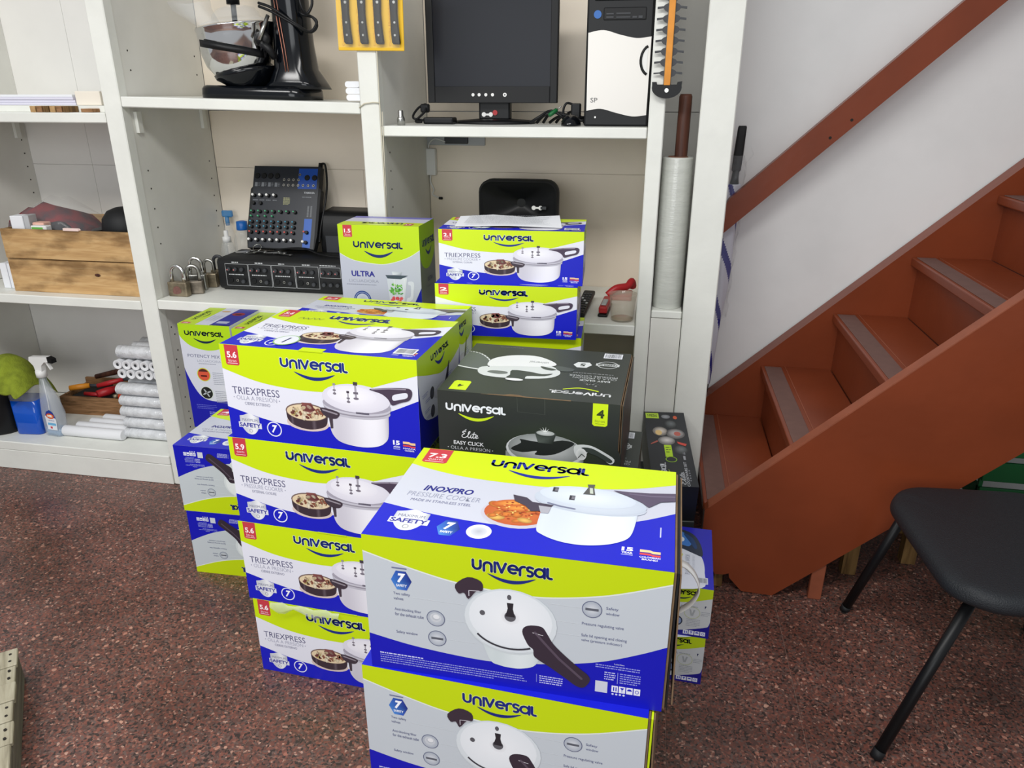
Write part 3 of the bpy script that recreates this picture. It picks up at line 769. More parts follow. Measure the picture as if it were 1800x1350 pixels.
    hd = cr([(53.7, Y(24.3)), (55.5, Y(26.9)), (60, Y(27.2)), (62, Y(24.6)), (64.2, Y(20.8)), (68.6, Y(16.4)), (73, Y(12.6)), (75.7, Y(10.4)), (76.4, Y(8.2)), (74.6, Y(5.2)), (72, Y(5.2)), (68, Y(8)), (63, Y(11.4)), (58, Y(14.6)), (57.4, Y(17.6)), (55.6, Y(19.3))], 4, True)
    a.poly(n, hd, (54, 44, 56), 7)
    a.line(n, [(58, Y(24.6)), (61, Y(21)), (66, Y(15.4)), (73.6, Y(8.6))], .9, (86, 74, 88), 8)
    a.line(n, [(57.2, Y(24.4)), (60.6, Y(23.8))], .22, (220, 216, 224), 8)
    lt = (150, 156, 226)
    a.micro(3.4, Y(6.9), 24, 1, 1, Y(.5), (206, 210, 246), 3, 2)
    a.micro(3.4, Y(5.9), 57, 4, Y(.95), Y(.38), lt, 3, 4, 1)
    a.rect('small_print', 58.6, Y(4.2), 58.75, Y(7.6), lt, 3); a.micro(59.6, Y(7.2), 67.4, 4, Y(.9), Y(.4), (196, 200, 244), 3, 9)
    a.text('lettering', 'Lote/date', 84, Y(16.2), 87.2, Y(16.8), (220, 224, 248), 3)
    a.micro(78, Y(15.6), 92.4, 2, Y(.9), Y(.4), lt, 3, 12); a.micro(81, Y(12.9), 84.6, 4, Y(.9), Y(.4), (196, 200, 244), 3, 13); a.rect('small_print', 85.2, Y(8.6), 85.4, Y(13.2), lt, 3); a.micro(86, Y(13), 92.6, 5, Y(.9), Y(.4), lt, 3, 14)
    a.rect('small_print', 78.2, Y(4.2), 82.2, Y(8.8), (206, 210, 222), 3)
    icons(a, 83.4, Y(5.0), 93, Y(7.7), 3)
    for i in range(4): a.ell('small_print', 84 + i * 1.2, Y(4.2), .4, Y(.4), (214, 218, 246), 3, m=8)
    if flip:
        for V, F_, K in a.p.values():
            for i, (x, y, z) in enumerate(V): V[i] = (a.W - x, a.H - y, z)
    return a

def side_art(W, H, grey=True):
    """narrow side: lime top, drooping grey tongue, blue base"""
    a = Art(W, H); h = a.H0; q = h / 78.5; Y = lambda v: v * q
    a.rect('panel_print', 0, 0, 100, h, (20, 26, 150), 1)
    xs = [0, 2.7, 6, 12, 22, 40, 60, 80, 94, 97.3, 100]
    bot = cr(list(zip(xs, [Y(v) for v in (62, 46.6, 35, 27, 22.5, 18.6, 18.6, 22, 34, 46, 62)])), 4)
    a.band('panel_print', bot, [(x, h) for x, _ in bot], (206, 210, 222), 2)
    e = cr([(0, Y(66.2)), (15, Y(61)), (31.5, Y(56)), (50, Y(51)), (67, Y(50.6)), (82, Y(52.2)), (100, Y(57))], 5)
    a.band('panel_print', e, [(x, h) for x, _ in e], (176, 208, 30), 3)
    a.wordmark(29, Y(67.0), 71, Y(4.8), NAVY, NAVY, 4, (37.8, 61.1, Y(65.2), Y(59.2)))
    for y in (46, 31): a.ell('detail_picture', 29, Y(y - 4), 4.6, Y(5), (84, 86, 100), 4, edge=(60, 60, 70))
    for x, y in ((8, 47), (14, 41), (12, 33), (14, 27), (66, 44), (70, 40)): a.micro(x, Y(y), x + 12, 2, Y(1.6), Y(.5), (110, 116, 180), 4, int(x + y))
    a.poly('cooker_picture', [(70, Y(54)), (72.5, Y(54)), (66, Y(36)), (58, Y(28)), (54, Y(27)), (56, Y(36))], (52, 50, 60), 4)
    a.ell('cooker_picture', 48, Y(38), 15, Y(5), (206, 206, 214), 3.5, edge=(184, 186, 198))
    return a

def solid_art(W, H, col, stripe=None):
    a = Art(W, H); a.rect('panel_print', 0, 0, 100, a.H0, col, 1)
    if stripe: a.rect('panel_print', 0, a.H0 * .72, 100, a.H0, stripe, 2)
    return a

def ultra_front(W, H):
    a = Art(W, H); k = a.H0 / 128.6; Y = lambda v: v * k
    a.rect('panel_print', 0, 0, 100, a.H0, (190, 194, 208), 1)
    e = cr([(0, Y(97)), (16.6, Y(89.6)), (43.4, Y(86)), (61.3, Y(86.8)), (83.8, Y(93.6)), (98.3, Y(101.6)), (100, Y(103))], 6)
    a.band('panel_print', [(x, y - .8) for x, y in e], [(x, y + .2) for x, y in e], (222, 230, 216), 1.5)
    a.band('panel_print', e, [(x, a.H0) for x, _ in e], (190, 220, 24), 2)
    e = cr([(0, Y(4)), (30, Y(8)), (60, Y(16)), (85, Y(34)), (100, Y(60))], 6)
    a.band('panel_print', [(x, 0) for x, _ in e], e, (28, 34, 150), 2)
    a.wordmark(18, Y(103.2), 79, Y(7.0), (24, 44, 106), (24, 44, 106), 3, (31, 67, Y(99.8), Y(92.6)))
    badge(a, 6.4, Y(114.8), 17.6, Y(128.2), '1.5', 'litros', 3)
    a.text('lettering', 'ULTRA', 13.2, Y(70.8), 42.6, Y(77.2), (44, 46, 140), 3, 0.03)
    a.text('lettering', 'LICUADORA', 9.6, Y(64.2), 47, Y(67.4), (150, 154, 170), 3, -0.01)
    a.micro(6.2, Y(61.9), 50.4, 1, 1, Y(.7), (140, 144, 160), 3, 5)
    a.ell('detail_picture', 25, Y(43), 11.2, Y(11.3), (48, 76, 140), 3); a.ell('detail_picture', 25, Y(43), 8, Y(8), (176, 186, 200), 4, edge=(206, 212, 222)); a.ring('detail_picture', 25, Y(43), 9.8, Y(9.8), .5, (190, 200, 226), 4)
    n = 'blender_picture'
    a.poly(n, [(57.5, Y(69.7)), (61, Y(30)), (76, Y(30)), (82.6, Y(71)),], [(206, 212, 220), (216, 220, 226), (204, 210, 216), (222, 226, 232)], 3)
    a.poly(n, cr([(84, Y(66.8)), (90.8, Y(66.2)), (90, Y(55)), (88.4, Y(46.8)), (81.1, Y(43)), (82, Y(48)), (86, Y(50)), (87, Y(62)), (84, Y(63))], 3, True), (216, 220, 228), 3)
    r = random.Random(2)
    for i in range(26):
        a.ell(n, r.uniform(60.5, 76), Y(r.uniform(52.5, 63)), r.uniform(1.2, 3), Y(r.uniform(.7, 1.6)), r.choice([(96, 168, 70), (130, 196, 96), (66, 140, 60), (170, 210, 140)]), 4 + i * .05, m=9, rot=r.uniform(0, 3))
    for i in range(14):
        a.ell(n, r.uniform(62.5, 75), Y(r.uniform(38, 48)), r.uniform(1.4, 2.6), Y(r.uniform(1.4, 2.6)), r.choice([(206, 60, 66), (226, 90, 96), (170, 30, 44)]), 4 + i * .05, m=9)
    a.poly(n, [(55.9, Y(73.6)), (84.1, Y(73.8)), (74.9, Y(69.5)), (58.4, Y(69.7))], (70, 82, 92), 5)
    a.poly(n, [(64, Y(78)), (77, Y(77.8)), (75.5, Y(74)), (65, Y(74))], [(206, 212, 220), (180, 186, 196), (150, 158, 168), (226, 230, 236)], 5)
    a.line(n, [(66.4, Y(69)), (66.8, Y(34))], .5, (240, 242, 246), 5.5, False); a.line(n, [(79.4, Y(69)), (75, Y(36))], .5, (240, 242, 246), 5.5, False)
    return a
def ultra_side(W, H):
    a = Art(W, H); h = a.H0; q = h / 204; Y = lambda v: v * q
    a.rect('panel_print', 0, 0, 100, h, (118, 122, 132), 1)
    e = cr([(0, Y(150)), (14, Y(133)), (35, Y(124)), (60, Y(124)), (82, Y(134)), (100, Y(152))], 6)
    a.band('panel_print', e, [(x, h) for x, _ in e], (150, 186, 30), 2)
    a.wordmark(16, Y(164), 96, Y(13), NAVY, NAVY, 3, (36, 76, Y(159), Y(146)))
    a.text('lettering', 'ULTRA', 44, Y(98), 78, Y(106), (70, 72, 110), 3, 0.03)
    a.micro(40, Y(90), 76, 1, 1, Y(1.5), (100, 104, 120), 3, 3)
    a.ring('detail_picture', 28, Y(40), 18, Y(14), 2, (90, 94, 104), 3); a.rect('detail_picture', 66, Y(30), 80, Y(56), (96, 100, 110), 3)
    return a
def ultra_top(W, H):
    a = Art(W, H); h = a.H0
    a.rect('panel_print', 0, 0, 100, h, (206, 206, 224), 1)
    a.rect('panel_print', 0, h * .8, 100, h, (120, 118, 190), 2); a.rect('panel_print', 0, 0, 100, h * .36, (200, 222, 40), 2)
    a.wordmark(24, h * .16, 76, h * .16, (60, 76, 90), (60, 76, 90), 3, None, True)
    badge(a, 80, h * .04, 90, h * .26, '15', 'litros', 3)
    return a

def potency_front(W, H):
    a = Art(W, H); k = a.H0 / 201.6; Y = lambda v: v * k
    a.rect('panel_print', 0, 0, 100, a.H0, (206, 208, 220), 1)
    e = cr([(0, Y(181)), (6, Y(172)), (22, Y(160)), (50, Y(154)), (76, Y(158)), (92, Y(170)), (100, Y(180))], 6)
    a.band('panel_print', e, [(x, a.H0) for x, _ in e], (172, 210, 26), 2)
    e = cr([(0, Y(118)), (4, Y(104)), (13, Y(82)), (25, Y(64)), (44, Y(56)), (76, Y(57)), (90, Y(64)), (100, Y(76))], 6)
    a.band('panel_print', [(x, 0) for x, _ in e], e, (24, 28, 160), 2)
    a.wordmark(11, Y(180.6), 86, Y(8.6), (14, 38, 64), (14, 38, 64), 3, (27.3, 71, Y(175.6), Y(167)))
    a.text('lettering', 'POTENCY MIX V', 10.4, Y(139.6), 82, Y(145.6), (96, 98, 130), 3, -0.004)
    a.text('lettering', 'LICUADORA', 28, Y(131.4), 74, Y(135.6), (156, 160, 176), 3, -0.01)
    a.micro(29.7, Y(128.6), 72, 1, 1, Y(.9), (120, 124, 140), 3, 6)
    for i, (cx, cy, c1, c2) in enumerate(((36.2, 107, (206, 84, 60), (190, 206, 60)), (36.8, 71.4, (30, 34, 32), (206, 214, 206)))):
        a.ell('detail_picture', cx, Y(cy), 13, Y(13), c2, 3); a.ell('detail_picture', cx, Y(cy), 11.6, Y(11.6), c1, 4)
        if i == 0: a.rect('detail_picture', cx - 6, Y(cy - 4), cx + 6, Y(cy - 1), (70, 20, 20), 5); a.poly('detail_picture', arc(cx, Y(cy + 3), 10, 20, 160, 8, Y(8)), (74, 40, 36), 5)
        else:
            for t in (.4, 2.2, 3.6, 5.2): a.ell('detail_picture', cx + 4 * cos(t), Y(cy + 4 * sin(t)), 5.4, Y(1.5), (170, 176, 180), 5, m=10, rot=t)
    for y in (112, 76):
        a.micro(54, Y(y), 84, 7, Y(3.6), Y(1), (140, 146, 160), 3, int(y))
    a.micro(12, Y(47), 52, 3, Y(3.4), Y(.9), (110, 116, 210), 3, 8); a.micro(36, Y(34), 60, 3, Y(3.4), Y(1.6), (150, 156, 226), 3, 9)
    return a
def potency_top(W, H):
    a = Art(W, H); h = a.H0
    a.rect('panel_print', 0, 0, 100, h, (206, 208, 224), 1)
    a.rect('panel_print', 0, 0, 34, h, (188, 216, 40), 2); a.rect('panel_print', 62, 0, 100, h, (44, 46, 150), 2)
    a.rect('panel_print', 62, 0, 100, h * .03, (24, 26, 60), 3)
    v, f = [], []
    b = Art(1, 1, 100); b.wordmark(h * .26, 0, h * .8, 9, (60, 90, 40), (60, 90, 40), 3, (h * .4, h * .7, -3, -8))
    V, F_, K = b.p['wordmark']
    a.add('wordmark', [(18 - p[1] * 100, p[0] * 100) for p in V], F_, (56, 84, 40), 3)
    a.ell('detail_picture', 78, h * .68, 12, h * .09, (150, 40, 44), 3); a.rect('detail_picture', 72, h * .64, 84, h * .7, (70, 20, 26), 4)
    a.ell('detail_picture', 46, h * .8, 9, h * .035, (206, 160, 100), 3)
    for i in range(3): a.micro(38 + i * 7, h * .55, 43 + i * 7, 1, 1, h * .3, (186, 190, 206), 3, i)
    a.rect('small_print', 66, h * .12, 88, h * .24, (176, 180, 206), 3)
    badge(a, 4, h * .03, 20, h * .12, '2', 'litros', 3)
    return a

BK = (44, 48, 45)
def elite_front(W, H):
    a = Art(W, H); k = a.H0 / 54.8; Y = lambda v: v * k
    a.rect('panel_print', 0, 0, 100, a.H0, BK, 1)
    a.ell('panel_print', 62, Y(22), 40, Y(22), (52, 64, 42), 1.5, edge=BK)
    a.wordmark(4.6, Y(43.2), 38.4, Y(4.3), (232, 236, 240), (200, 226, 30), 3, (11.8, 31.9, Y(41.8), Y(38)))
    n = 'capacity_badge'
    a.poly(n, [(85.8, a.H0 - .1), (93.8, a.H0 - .1), (93.8, Y(42.6)), (92.8, Y(41.7)), (86.8, Y(41.7)), (85.8, Y(42.6))], (206, 232, 26), 3)
    a.text(n, '4', 87.9, Y(46.4), 92, Y(51.2), (52, 62, 30), 4, 0.04); a.text(n, 'litros', 87.2, Y(44), 92.4, Y(45.4), (90, 106, 40), 4, -0.01); a.rect(n, 87.4, Y(43), 92.2, Y(43.2), (90, 106, 40), 4)
    script(a, 13.6, Y(27.4), 22.9, Y(31.4), (236, 238, 240), 3)
    a.text('lettering', 'EASY CLICK', 8.6, Y(22.9), 26.1, Y(25.2), (236, 238, 240), 3, 0.02)
    a.text('lettering', 'OLLA A PRESIÓN', 6.8, Y(19.8), 29.6, Y(22.2), (206, 210, 212), 3, -0.006)
    for x in (5.3, 31): a.ell('lettering', x, Y(20.8), .3, .3, (206, 210, 212), 3, m=8)
    n = 'cooker_picture'
    bd = cr([(39, Y(22.6)), (38.6, Y(12)), (42, Y(6)), (55, Y(3)), (70, Y(3.4)), (80, Y(7)), (82, Y(20))], 5)
    a.band(n, bd, [(x, Y(22)) for x, _ in bd], metal_cols(len(bd), (150, 156, 152), (70, 76, 72), (206, 210, 208)), 3)
    a.ell(n, 60.3, Y(24.2), 21.6, Y(10), (206, 212, 212), 4, edge=(220, 224, 224))
    a.ell(n, 60.3, Y(25), 20.4, Y(9.2), (226, 229, 230), 4.3, edge=(140, 146, 144))
    a.poly(n, cr([(41.4, Y(23.6)), (47.2, Y(27.7)), (46.5, Y(29.9)), (52.3, Y(29.4)), (61, Y(29.2)), (70, Y(31.4)), (76.7, Y(30.2)), (72, Y(26)), (66, Y(22.6)), (60, Y(21.2)), (54.9, Y(21.4)), (56, Y(23.6)), (48, Y(22))], 3, True), (38, 42, 40), 5)
    a.poly(n, [(54.9, Y(34.4)), (66.5, Y(34.2)), (64.8, Y(28.6)), (56.6, Y(28.8))], [(66, 74, 68), (50, 56, 52), (40, 46, 42), (92, 100, 94)], 6)
    a.ell(n, 60.7, Y(34.5), 6, Y(1.9), (60, 66, 62), 6.5); a.ell(n, 60.7, Y(34.8), 5, Y(1.5), (214, 218, 216), 7, edge=(170, 176, 172))
    for t in (-.5, -.2, .15, .45): a.poly(n, [(60.2 + t, Y(35.5)), (60.2 + 3.4 * t * 1.6, Y(39 - abs(t) * 3)), (60.8 + t, Y(35.5))], (240, 244, 240), 8)
    a.poly(n, cr([(76.5, Y(28.4)), (80, Y(30)), (86, Y(29.8)), (93, Y(26.6)), (98.6, Y(22.9)), (96.4, Y(19.8)), (90, Y(24.4)), (84, Y(25.6)), (82.4, Y(22)), (77.6, Y(23))], 3, True), (214, 219, 218), 7)
    a.poly(n, cr([(80.6, Y(28.2)), (86, Y(28.4)), (92, Y(25.6)), (97.4, Y(22.2)), (95.6, Y(20.6)), (89, Y(24.2)), (83.6, Y(25.8))], 3, True), (58, 66, 62), 8)
    a.ell(n, 80.6, Y(24.2), 2.9, Y(3.6), (190, 196, 194), 8.5, edge=(230, 233, 232)); a.line(n, [(79, Y(22)), (80.8, Y(24.4)), (82.6, Y(23))], .5, (70, 76, 72), 9)
    a.line('small_print', [(44.8, a.H0 - .2), (45.2, Y(46))], .12, (90, 94, 88), 2, False); a.line('small_print', [(60, a.H0 - .2), (60.2, Y(45.6))], .12, (96, 100, 94), 2, False); a.line('small_print', [(45.2, Y(46)), (60.2, Y(45.6))], .12, (80, 84, 78), 2, False)
    return a
def script(a, x0, y0, x1, y1, col, L, f=None):
    """hand-lettered brush word: Elite with an acute accent"""
    w_ = x1 - x0; h = y1 - y0
    g = [cr([(.24, .9), (.1, .98), (.04, .78), (.16, .62), (.02, .4), (0, .12), (.14, 0), (.3, .2)], 5),
         cr([(.3, .2), (.48, .8), (.5, 1.0), (.42, .9), (.36, .3), (.4, .02), (.5, .14)], 5),
         cr([(.5, .14), (.56, .46), (.52, .16), (.58, .02), (.66, .2)], 5),
         cr([(.66, .2), (.76, .9), (.68, .3), (.7, .02), (.8, .14)], 5), [(.62, .62), (.86, .64)],
         cr([(.8, .14), (.96, .4), (.9, .52), (.82, .3), (.86, .04), (1, .16)], 5), [(.18, 1.08), (.26, 1.26)]]
    for s_ in g:
        q = [(x0 + p[0] * w_, y0 + p[1] * h) for p in s_]
        if f: q = [f(p) for p in q]
        a.line('lettering', q, h * .11, col, L)
def elite_top(W, H):
    a = Art(W, H); k = a.H0 / 83.5; Y = lambda v: v * k
    bk = (52, 57, 54)
    a.rect('panel_print', 0, 0, 100, a.H0, bk, 1)
    a.wordmark(60.4, Y(9.6), 94, Y(4.2), (236, 238, 240), (206, 230, 26), 3, None, True)
    xs = cr([(67.3, Y(15.2)), (76.5, Y(18.6)), (86.9, Y(15.6))], 8)
    a.band('wordmark', xs, [(x, y + 1.2) for x, y in xs], (206, 230, 26), 3)
    fl = lambda p: (164 - p[0], Y(53) - p[1])
    script(a, 77.5, Y(24.2), 86.5, Y(28.4), (220, 224, 224), 3, fl)
    a.text('lettering', 'EASY CLICK', 74, Y(30.6), 91.6, Y(33), (214, 218, 218), 3, .02, rot=180)
    a.text('lettering', 'PRESSURE COOKER', 67.4, Y(37.4), 95.2, Y(40), (190, 194, 194), 3, rot=180)
    a.text('lettering', 'OLLA A PRESIÓN', 70, Y(33.8), 95, Y(36.6), (190, 194, 194), 3, rot=180)
    a.micro(69, Y(43.6), 94, 1, 1, Y(.9), (140, 144, 144), 3, 4)
    n = 'capacity_badge'
    a.poly(n, [(5.6, Y(2.6)), (15.4, Y(2.8)), (15.4, Y(15)), (14.2, Y(16.6)), (6.8, Y(16.4)), (5.6, Y(14.8))], (206, 232, 26), 3)
    a.text(n, '4', 9, Y(7), 12.4, Y(11), (60, 70, 30), 4, .04, rot=180)
    n = 'cooker_picture'
    a.poly(n, cr([(0.4, Y(40)), (0.4, Y(66)), (8.3, Y(64)), (16.3, Y(53)), (18.4, Y(40)), (14.9, Y(36)), (8, Y(37.2))], 3, True), (92, 98, 98), 3)
    a.line(n, cr([(0.5, Y(67)), (8.3, Y(64)), (16.6, Y(53)), (18.6, Y(42))], 4), 1.0, (226, 230, 230), 4); lo_ = cr([(0.3, Y(39.2)), (7, Y(37.0)), (14.9, Y(35.2))], 5); a.band(n, lo_, [(x, y + 1.5) for x, y in lo_], (226, 230, 230), 6)
    a.poly(n, cr([(13.6, Y(35.6)), (19.3, Y(27.4)), (36.3, Y(26)), (55.4, Y(30)), (62, Y(38)), (58.8, Y(47)), (49, Y(51)), (18, Y(43))], 4, True), (214, 219, 219), 4)
    a.poly(n, cr([(16.6, Y(50)), (19, Y(58)), (27.8, Y(64.6)), (41.8, Y(66.6)), (52, Y(61)), (57.6, Y(53)), (49, Y(48)), (32, Y(45.4)), (19, Y(43))], 4, True), [(232, 234, 236)] * 36, 5)
    a.poly(n, cr([(33.6, Y(39)), (44, Y(38.4)), (52, Y(36)), (58, Y(38)), (54, Y(33)), (44, Y(31)), (43, Y(26)), (33, Y(26.4)), (34, Y(31))], 3, True), (58, 64, 62), 6)
    a.poly(n, cr([(20, Y(33)), (27, Y(31)), (32, Y(33)), (30, Y(36)), (22, Y(36))], 3, True), (110, 116, 114), 6)
    a.poly(n, cr([(49, Y(49)), (55, Y(47)), (58.8, Y(45)), (56, Y(43)), (51, Y(45))], 3, True), (66, 72, 70), 6)
    a.ell(n, 38, Y(24.2), 5.2, Y(1.8), (236, 238, 240), 7)
    a.poly(n, cr([(57.9, Y(51)), (64, Y(50.4)), (69.3, Y(47.6)), (67.2, Y(43.6)), (60, Y(44))], 3, True), (78, 84, 82), 6)
    a.text('lettering', 'universal', 41, Y(53.4), 52.4, Y(57), (150, 154, 156), 7, rot=180)
    a.poly('safety_badge', [(67.4, Y(56.6)), (69.7, Y(61.6)), (76.6, Y(61.8)), (78.4, Y(57.6)), (75.6, Y(52.4)), (70, Y(52.2))], (222, 226, 226), 3); a.text('safety_badge', '5', 71.4, Y(54.6), 74.6, Y(59.4), (60, 66, 62), 4, .04, rot=180)
    a.ring('safety_badge', 87.6, Y(59.6), 6.4, Y(6.2), .7, (200, 204, 204), 3); a.rect('safety_badge', 80.6, Y(57.6), 94.6, Y(61.6), (200, 204, 204), 3.5); a.text('safety_badge', 'PREMIUM', 82, Y(58.4), 93.2, Y(60.8), (60, 66, 62), 4, .03, rot=180)
    barcode(a, 83.8, Y(71.8), 95.2, Y(80.8), 3)
    a.micro(17, Y(80), 33, 1, 1, Y(.7), (110, 116, 112), 3, 8)
    return a
def barcode(a, x0, y0, x1, y1, L, col=(226, 228, 236)):
    a.rect('barcode', x0, y0, x1, y1, col, L)
    r = random.Random(int(x0 * 7)); x = x0 + (x1 - x0) * .08
    while x < x1 - (x1 - x0) * .1:
        wd = r.choice((.4, .7, 1.0)) * (x1 - x0) * .03
        a.rect('barcode', x, y0 + (y1 - y0) * .16, x + wd, y1 - (y1 - y0) * .12, (84, 90, 92), L + 1); x += wd + r.choice((.5, .8)) * (x1 - x0) * .035

def tri_top(W, H, num):
    a = tri_art(W, H, num, 'litros', 'OLLA A PRESIÓN', 'CIERRE EXTERNO')
    h = a.H0
    barcode(a, 86.2, h * .09, 96.4, h * .215, 12, (232, 234, 244))
    a.ell('safety_badge', 29.2, h * .19, 6.2, h * .12, (150, 190, 130), 11); a.ell('safety_badge', 29.2, h * .19, 5.5, h * .106, (228, 232, 240), 12); a.text('safety_badge', '1', 28.2, h * .13, 30.2, h * .25, (60, 62, 110), 13, .03, .2)
    # felt-tip scribble
    a.line('pen_scribble', cr([(16, h * .76), (18, h * .8), (19, h * .755), (21, h * .79), (22, h * .75), (24, h * .8), (25.4, h * .76), (27, h * .8), (28, h * .765), (30, h * .79)], 4), .28, (76, 80, 96), 12)
    return a

def iron_front(W, H):
    a = Art(W, H); k = a.H0 / 97.5; Y = lambda v: v * k
    a.rect('panel_print', 0, 0, 100, a.H0, (200, 203, 206), 1)
    e = cr([(0, Y(76)), (20, Y(69)), (47, Y(66)), (70, Y(70)), (100, Y(80))], 6)
    a.band('panel_print', e, [(x, a.H0) for x, _ in e], (186, 208, 30), 2)
    e = cr([(0, Y(19)), (30, Y(11)), (50, Y(10)), (72, Y(15)), (94, Y(22)), (98, Y(26)), (100, Y(34))], 6)
    a.band('panel_print', [(x, 0) for x, _ in e], e, (30, 26, 140), 2)
    a.wordmark(16, Y(82), 78, Y(8.6), (30, 44, 60), (30, 44, 60), 3, (34, 66, Y(79), Y(73)))
    a.text('lettering', 'PLANCHA', 26, Y(57), 58, Y(62), (140, 144, 160), 3)
    a.ring('detail_picture', 70, Y(48), 13, Y(12), 1, (186, 194, 150), 3); a.poly('detail_picture', [(65, Y(54)), (68, Y(54)), (70, Y(46)), (72, Y(54)), (75, Y(54)), (72, Y(42)), (68, Y(42))], (166, 170, 174), 3)
    a.ell('detail_picture', 46, Y(29), 10, Y(10), (40, 48, 70), 3); a.ell('detail_picture', 50, Y(29), 4, Y(6), (130, 150, 190), 4)
    a.micro(60, Y(61), 84, 1, 1, Y(1.6), (160, 164, 176), 3, 2); a.poly('small_print', [(89, Y(64)), (92, Y(64)), (89.5, Y(58))], (40, 48, 90), 3)
    a.micro(84, Y(52), 98, 3, Y(3.2), Y(1), (150, 154, 166), 3, 4); a.micro(62, Y(35), 84, 5, Y(3.2), Y(1), (150, 154, 166), 3, 5)
    icons(a, 58, Y(4), 95, Y(12), 3)
    a.micro(6, Y(12), 40, 3, Y(3), Y(.9), (110, 112, 190), 3, 7)
    return a
def iron_top(W, H):
    a = Art(W, H); h = a.H0; Y = lambda v: v * h / 181
    a.rect('panel_print', 0, 0, 100, h, (44, 44, 178), 1)
    a.poly('panel_print', cr([(0, Y(112)), (20, Y(112)), (50, Y(108)), (76, Y(96)), (84, Y(78)), (86, Y(44)), (80, Y(0.5)), (0, Y(.5))], 5, True)[:-5] + [(0, Y(.5))], (214, 218, 230), 2)
    a.poly('panel_print', [(0, Y(110)), (30, Y(108)), (50, Y(92)), (46, Y(70)), (40, Y(48)), (0, Y(60))], (186, 206, 40), 3)
    n = 'iron_picture'
    a.poly(n, cr([(10, Y(168)), (40, Y(172)), (66, Y(160)), (80, Y(128)), (83, Y(92)), (70, Y(96)), (40, Y(112)), (8, Y(112))], 4, True), (46, 54, 70), 4)
    a.poly(n, cr([(20, Y(166)), (46, Y(164)), (64, Y(140)), (60, Y(118)), (40, Y(124)), (16, Y(132))], 4, True), (66, 118, 190), 5)
    a.poly(n, cr([(50, Y(158)), (66, Y(146)), (74, Y(118)), (70, Y(112)), (62, Y(130))], 4, True), (40, 66, 110), 6)
    a.ell(n, 46, Y(138), 6, Y(8), (206, 214, 226), 6)
    a.text('lettering', 'PLANCHA A VAPOR', 54, Y(34), 62, Y(92), (150, 154, 170), 4, rot=90); a.micro(66, Y(90), 70, 14, Y(3.6), Y(1), (170, 174, 188), 4, 3)
    barcode(a, 74, Y(12), 91, Y(30), 4, (206, 210, 222))
    return a

def cook_top(W, H):
    """long black cookware carton, seen along its length (y runs away)"""
    a = Art(W, H); h = a.H0; Y = lambda v: v * h / 100; bk = (40, 42, 46)
    a.rect('panel_print', 0, 0, 100, h, bk, 1)
    a.rect('capacity_badge', 4, Y(90), 36, Y(98), (176, 206, 60), 3); a.text('capacity_badge', '9 PIEZAS', 8, Y(92), 32, Y(96), (60, 76, 30), 4, .02)
    a.ell('safety_badge', 53, Y(93), 11, Y(3), (150, 152, 156), 3, edge=(110, 112, 116)); a.ell('safety_badge', 76, Y(92), 5, Y(2.6), (196, 90, 60), 3)
    r = random.Random(4); n = 'cookware_picture'
    for cx, cy, rx, ry, c in ((62, 82, 14, 6, (86, 90, 92)), (34, 71, 18, 6.5, (176, 168, 160)), (70, 68, 22, 7, (150, 146, 146)), (46, 58, 20, 6, (166, 162, 160)), (76, 46, 15, 6, (90, 94, 96))):
        a.ell(n, cx, Y(cy), rx, Y(ry), c, 3, edge=tuple(v * .6 for v in c)); a.ell(n, cx + 1, Y(cy + .6), rx * .8, Y(ry * .72), tuple(min(255, v * 1.2) for v in c), 4, edge=tuple(v * .8 for v in c))
    a.ell(n, 30, Y(69), 8, Y(3.6), (206, 176, 120), 5); a.ell(n, 74, Y(68), 8, Y(3), (170, 90, 80), 5); a.poly(n, [(8, Y(52)), (26, Y(56)), (24, Y(58)), (8, Y(53.5))], (150, 80, 70), 5)
    a.poly(n, [(70, Y(57)), (92, Y(54)), (88, Y(51)), (72, Y(54))], (190, 70, 60), 5)
    a.rect('capacity_badge', 38, Y(36), 55, Y(52), (170, 206, 40), 3); a.micro(41, Y(49), 52, 3, Y(3), Y(1), (80, 100, 30), 4, 1); a.ring('capacity_badge', 50, Y(33), 13, Y(3.6), 1.6, (150, 196, 40), 3)
    b = Art(1, 1, 100); b.wordmark(0, 0, 40, 13, (226, 228, 232), (170, 206, 40), 3, (12, 32, -4, -9))
    V, F_, K = b.p['wordmark']
    cols = [K[i] for i in range(len(V))]
    a.add('wordmark', [(36 - p[1] * 100, Y(-10 + p[0] * 100 * .95)) for p in V], F_, cols, 3)
    b = Art(1, 1, 100); script(b, 0, 0, 14, 12, (214, 216, 220), 3)
    V, F_, K = b.p['lettering']
    a.add('lettering', [(74 - p[1] * 100, Y(3 + p[0] * 100)) for p in V], F_, (214, 216, 220), 3)
    a.text('lettering', 'COOKWARE SET', 76, Y(0.5), 82, Y(30), (196, 198, 204), 3, rot=90); a.micro(84, Y(20), 87, 5, Y(3), Y(1.4), (130, 132, 138), 3, 4)
    a.rect('small_print', 78, Y(33), 83, Y(38), (150, 152, 158), 3); a.rect('small_print', 78, Y(40), 84, Y(43), (150, 152, 158), 3)
    return a
def cook_front(W, H):
    a = Art(W, H); h = a.H0
    a.rect('panel_print', 0, 0, 100, h, (24, 25, 27), 1)
    a.rect('small_print', 18, h * .68, 38, h * .84, (176, 178, 182), 3); a.micro(40, h * .84, 46, 5, h * .034, h * .01, (150, 152, 156), 3, 3); a.rect('small_print', 56, h * .68, 58, h * .9, (110, 112, 116), 3)
    a.rect('small_print', 14, h * .1, 40, h * .58, (42, 44, 46), 3); a.rect('small_print', 48, h * .1, 52, h * .6, (34, 35, 37), 3)
    return a
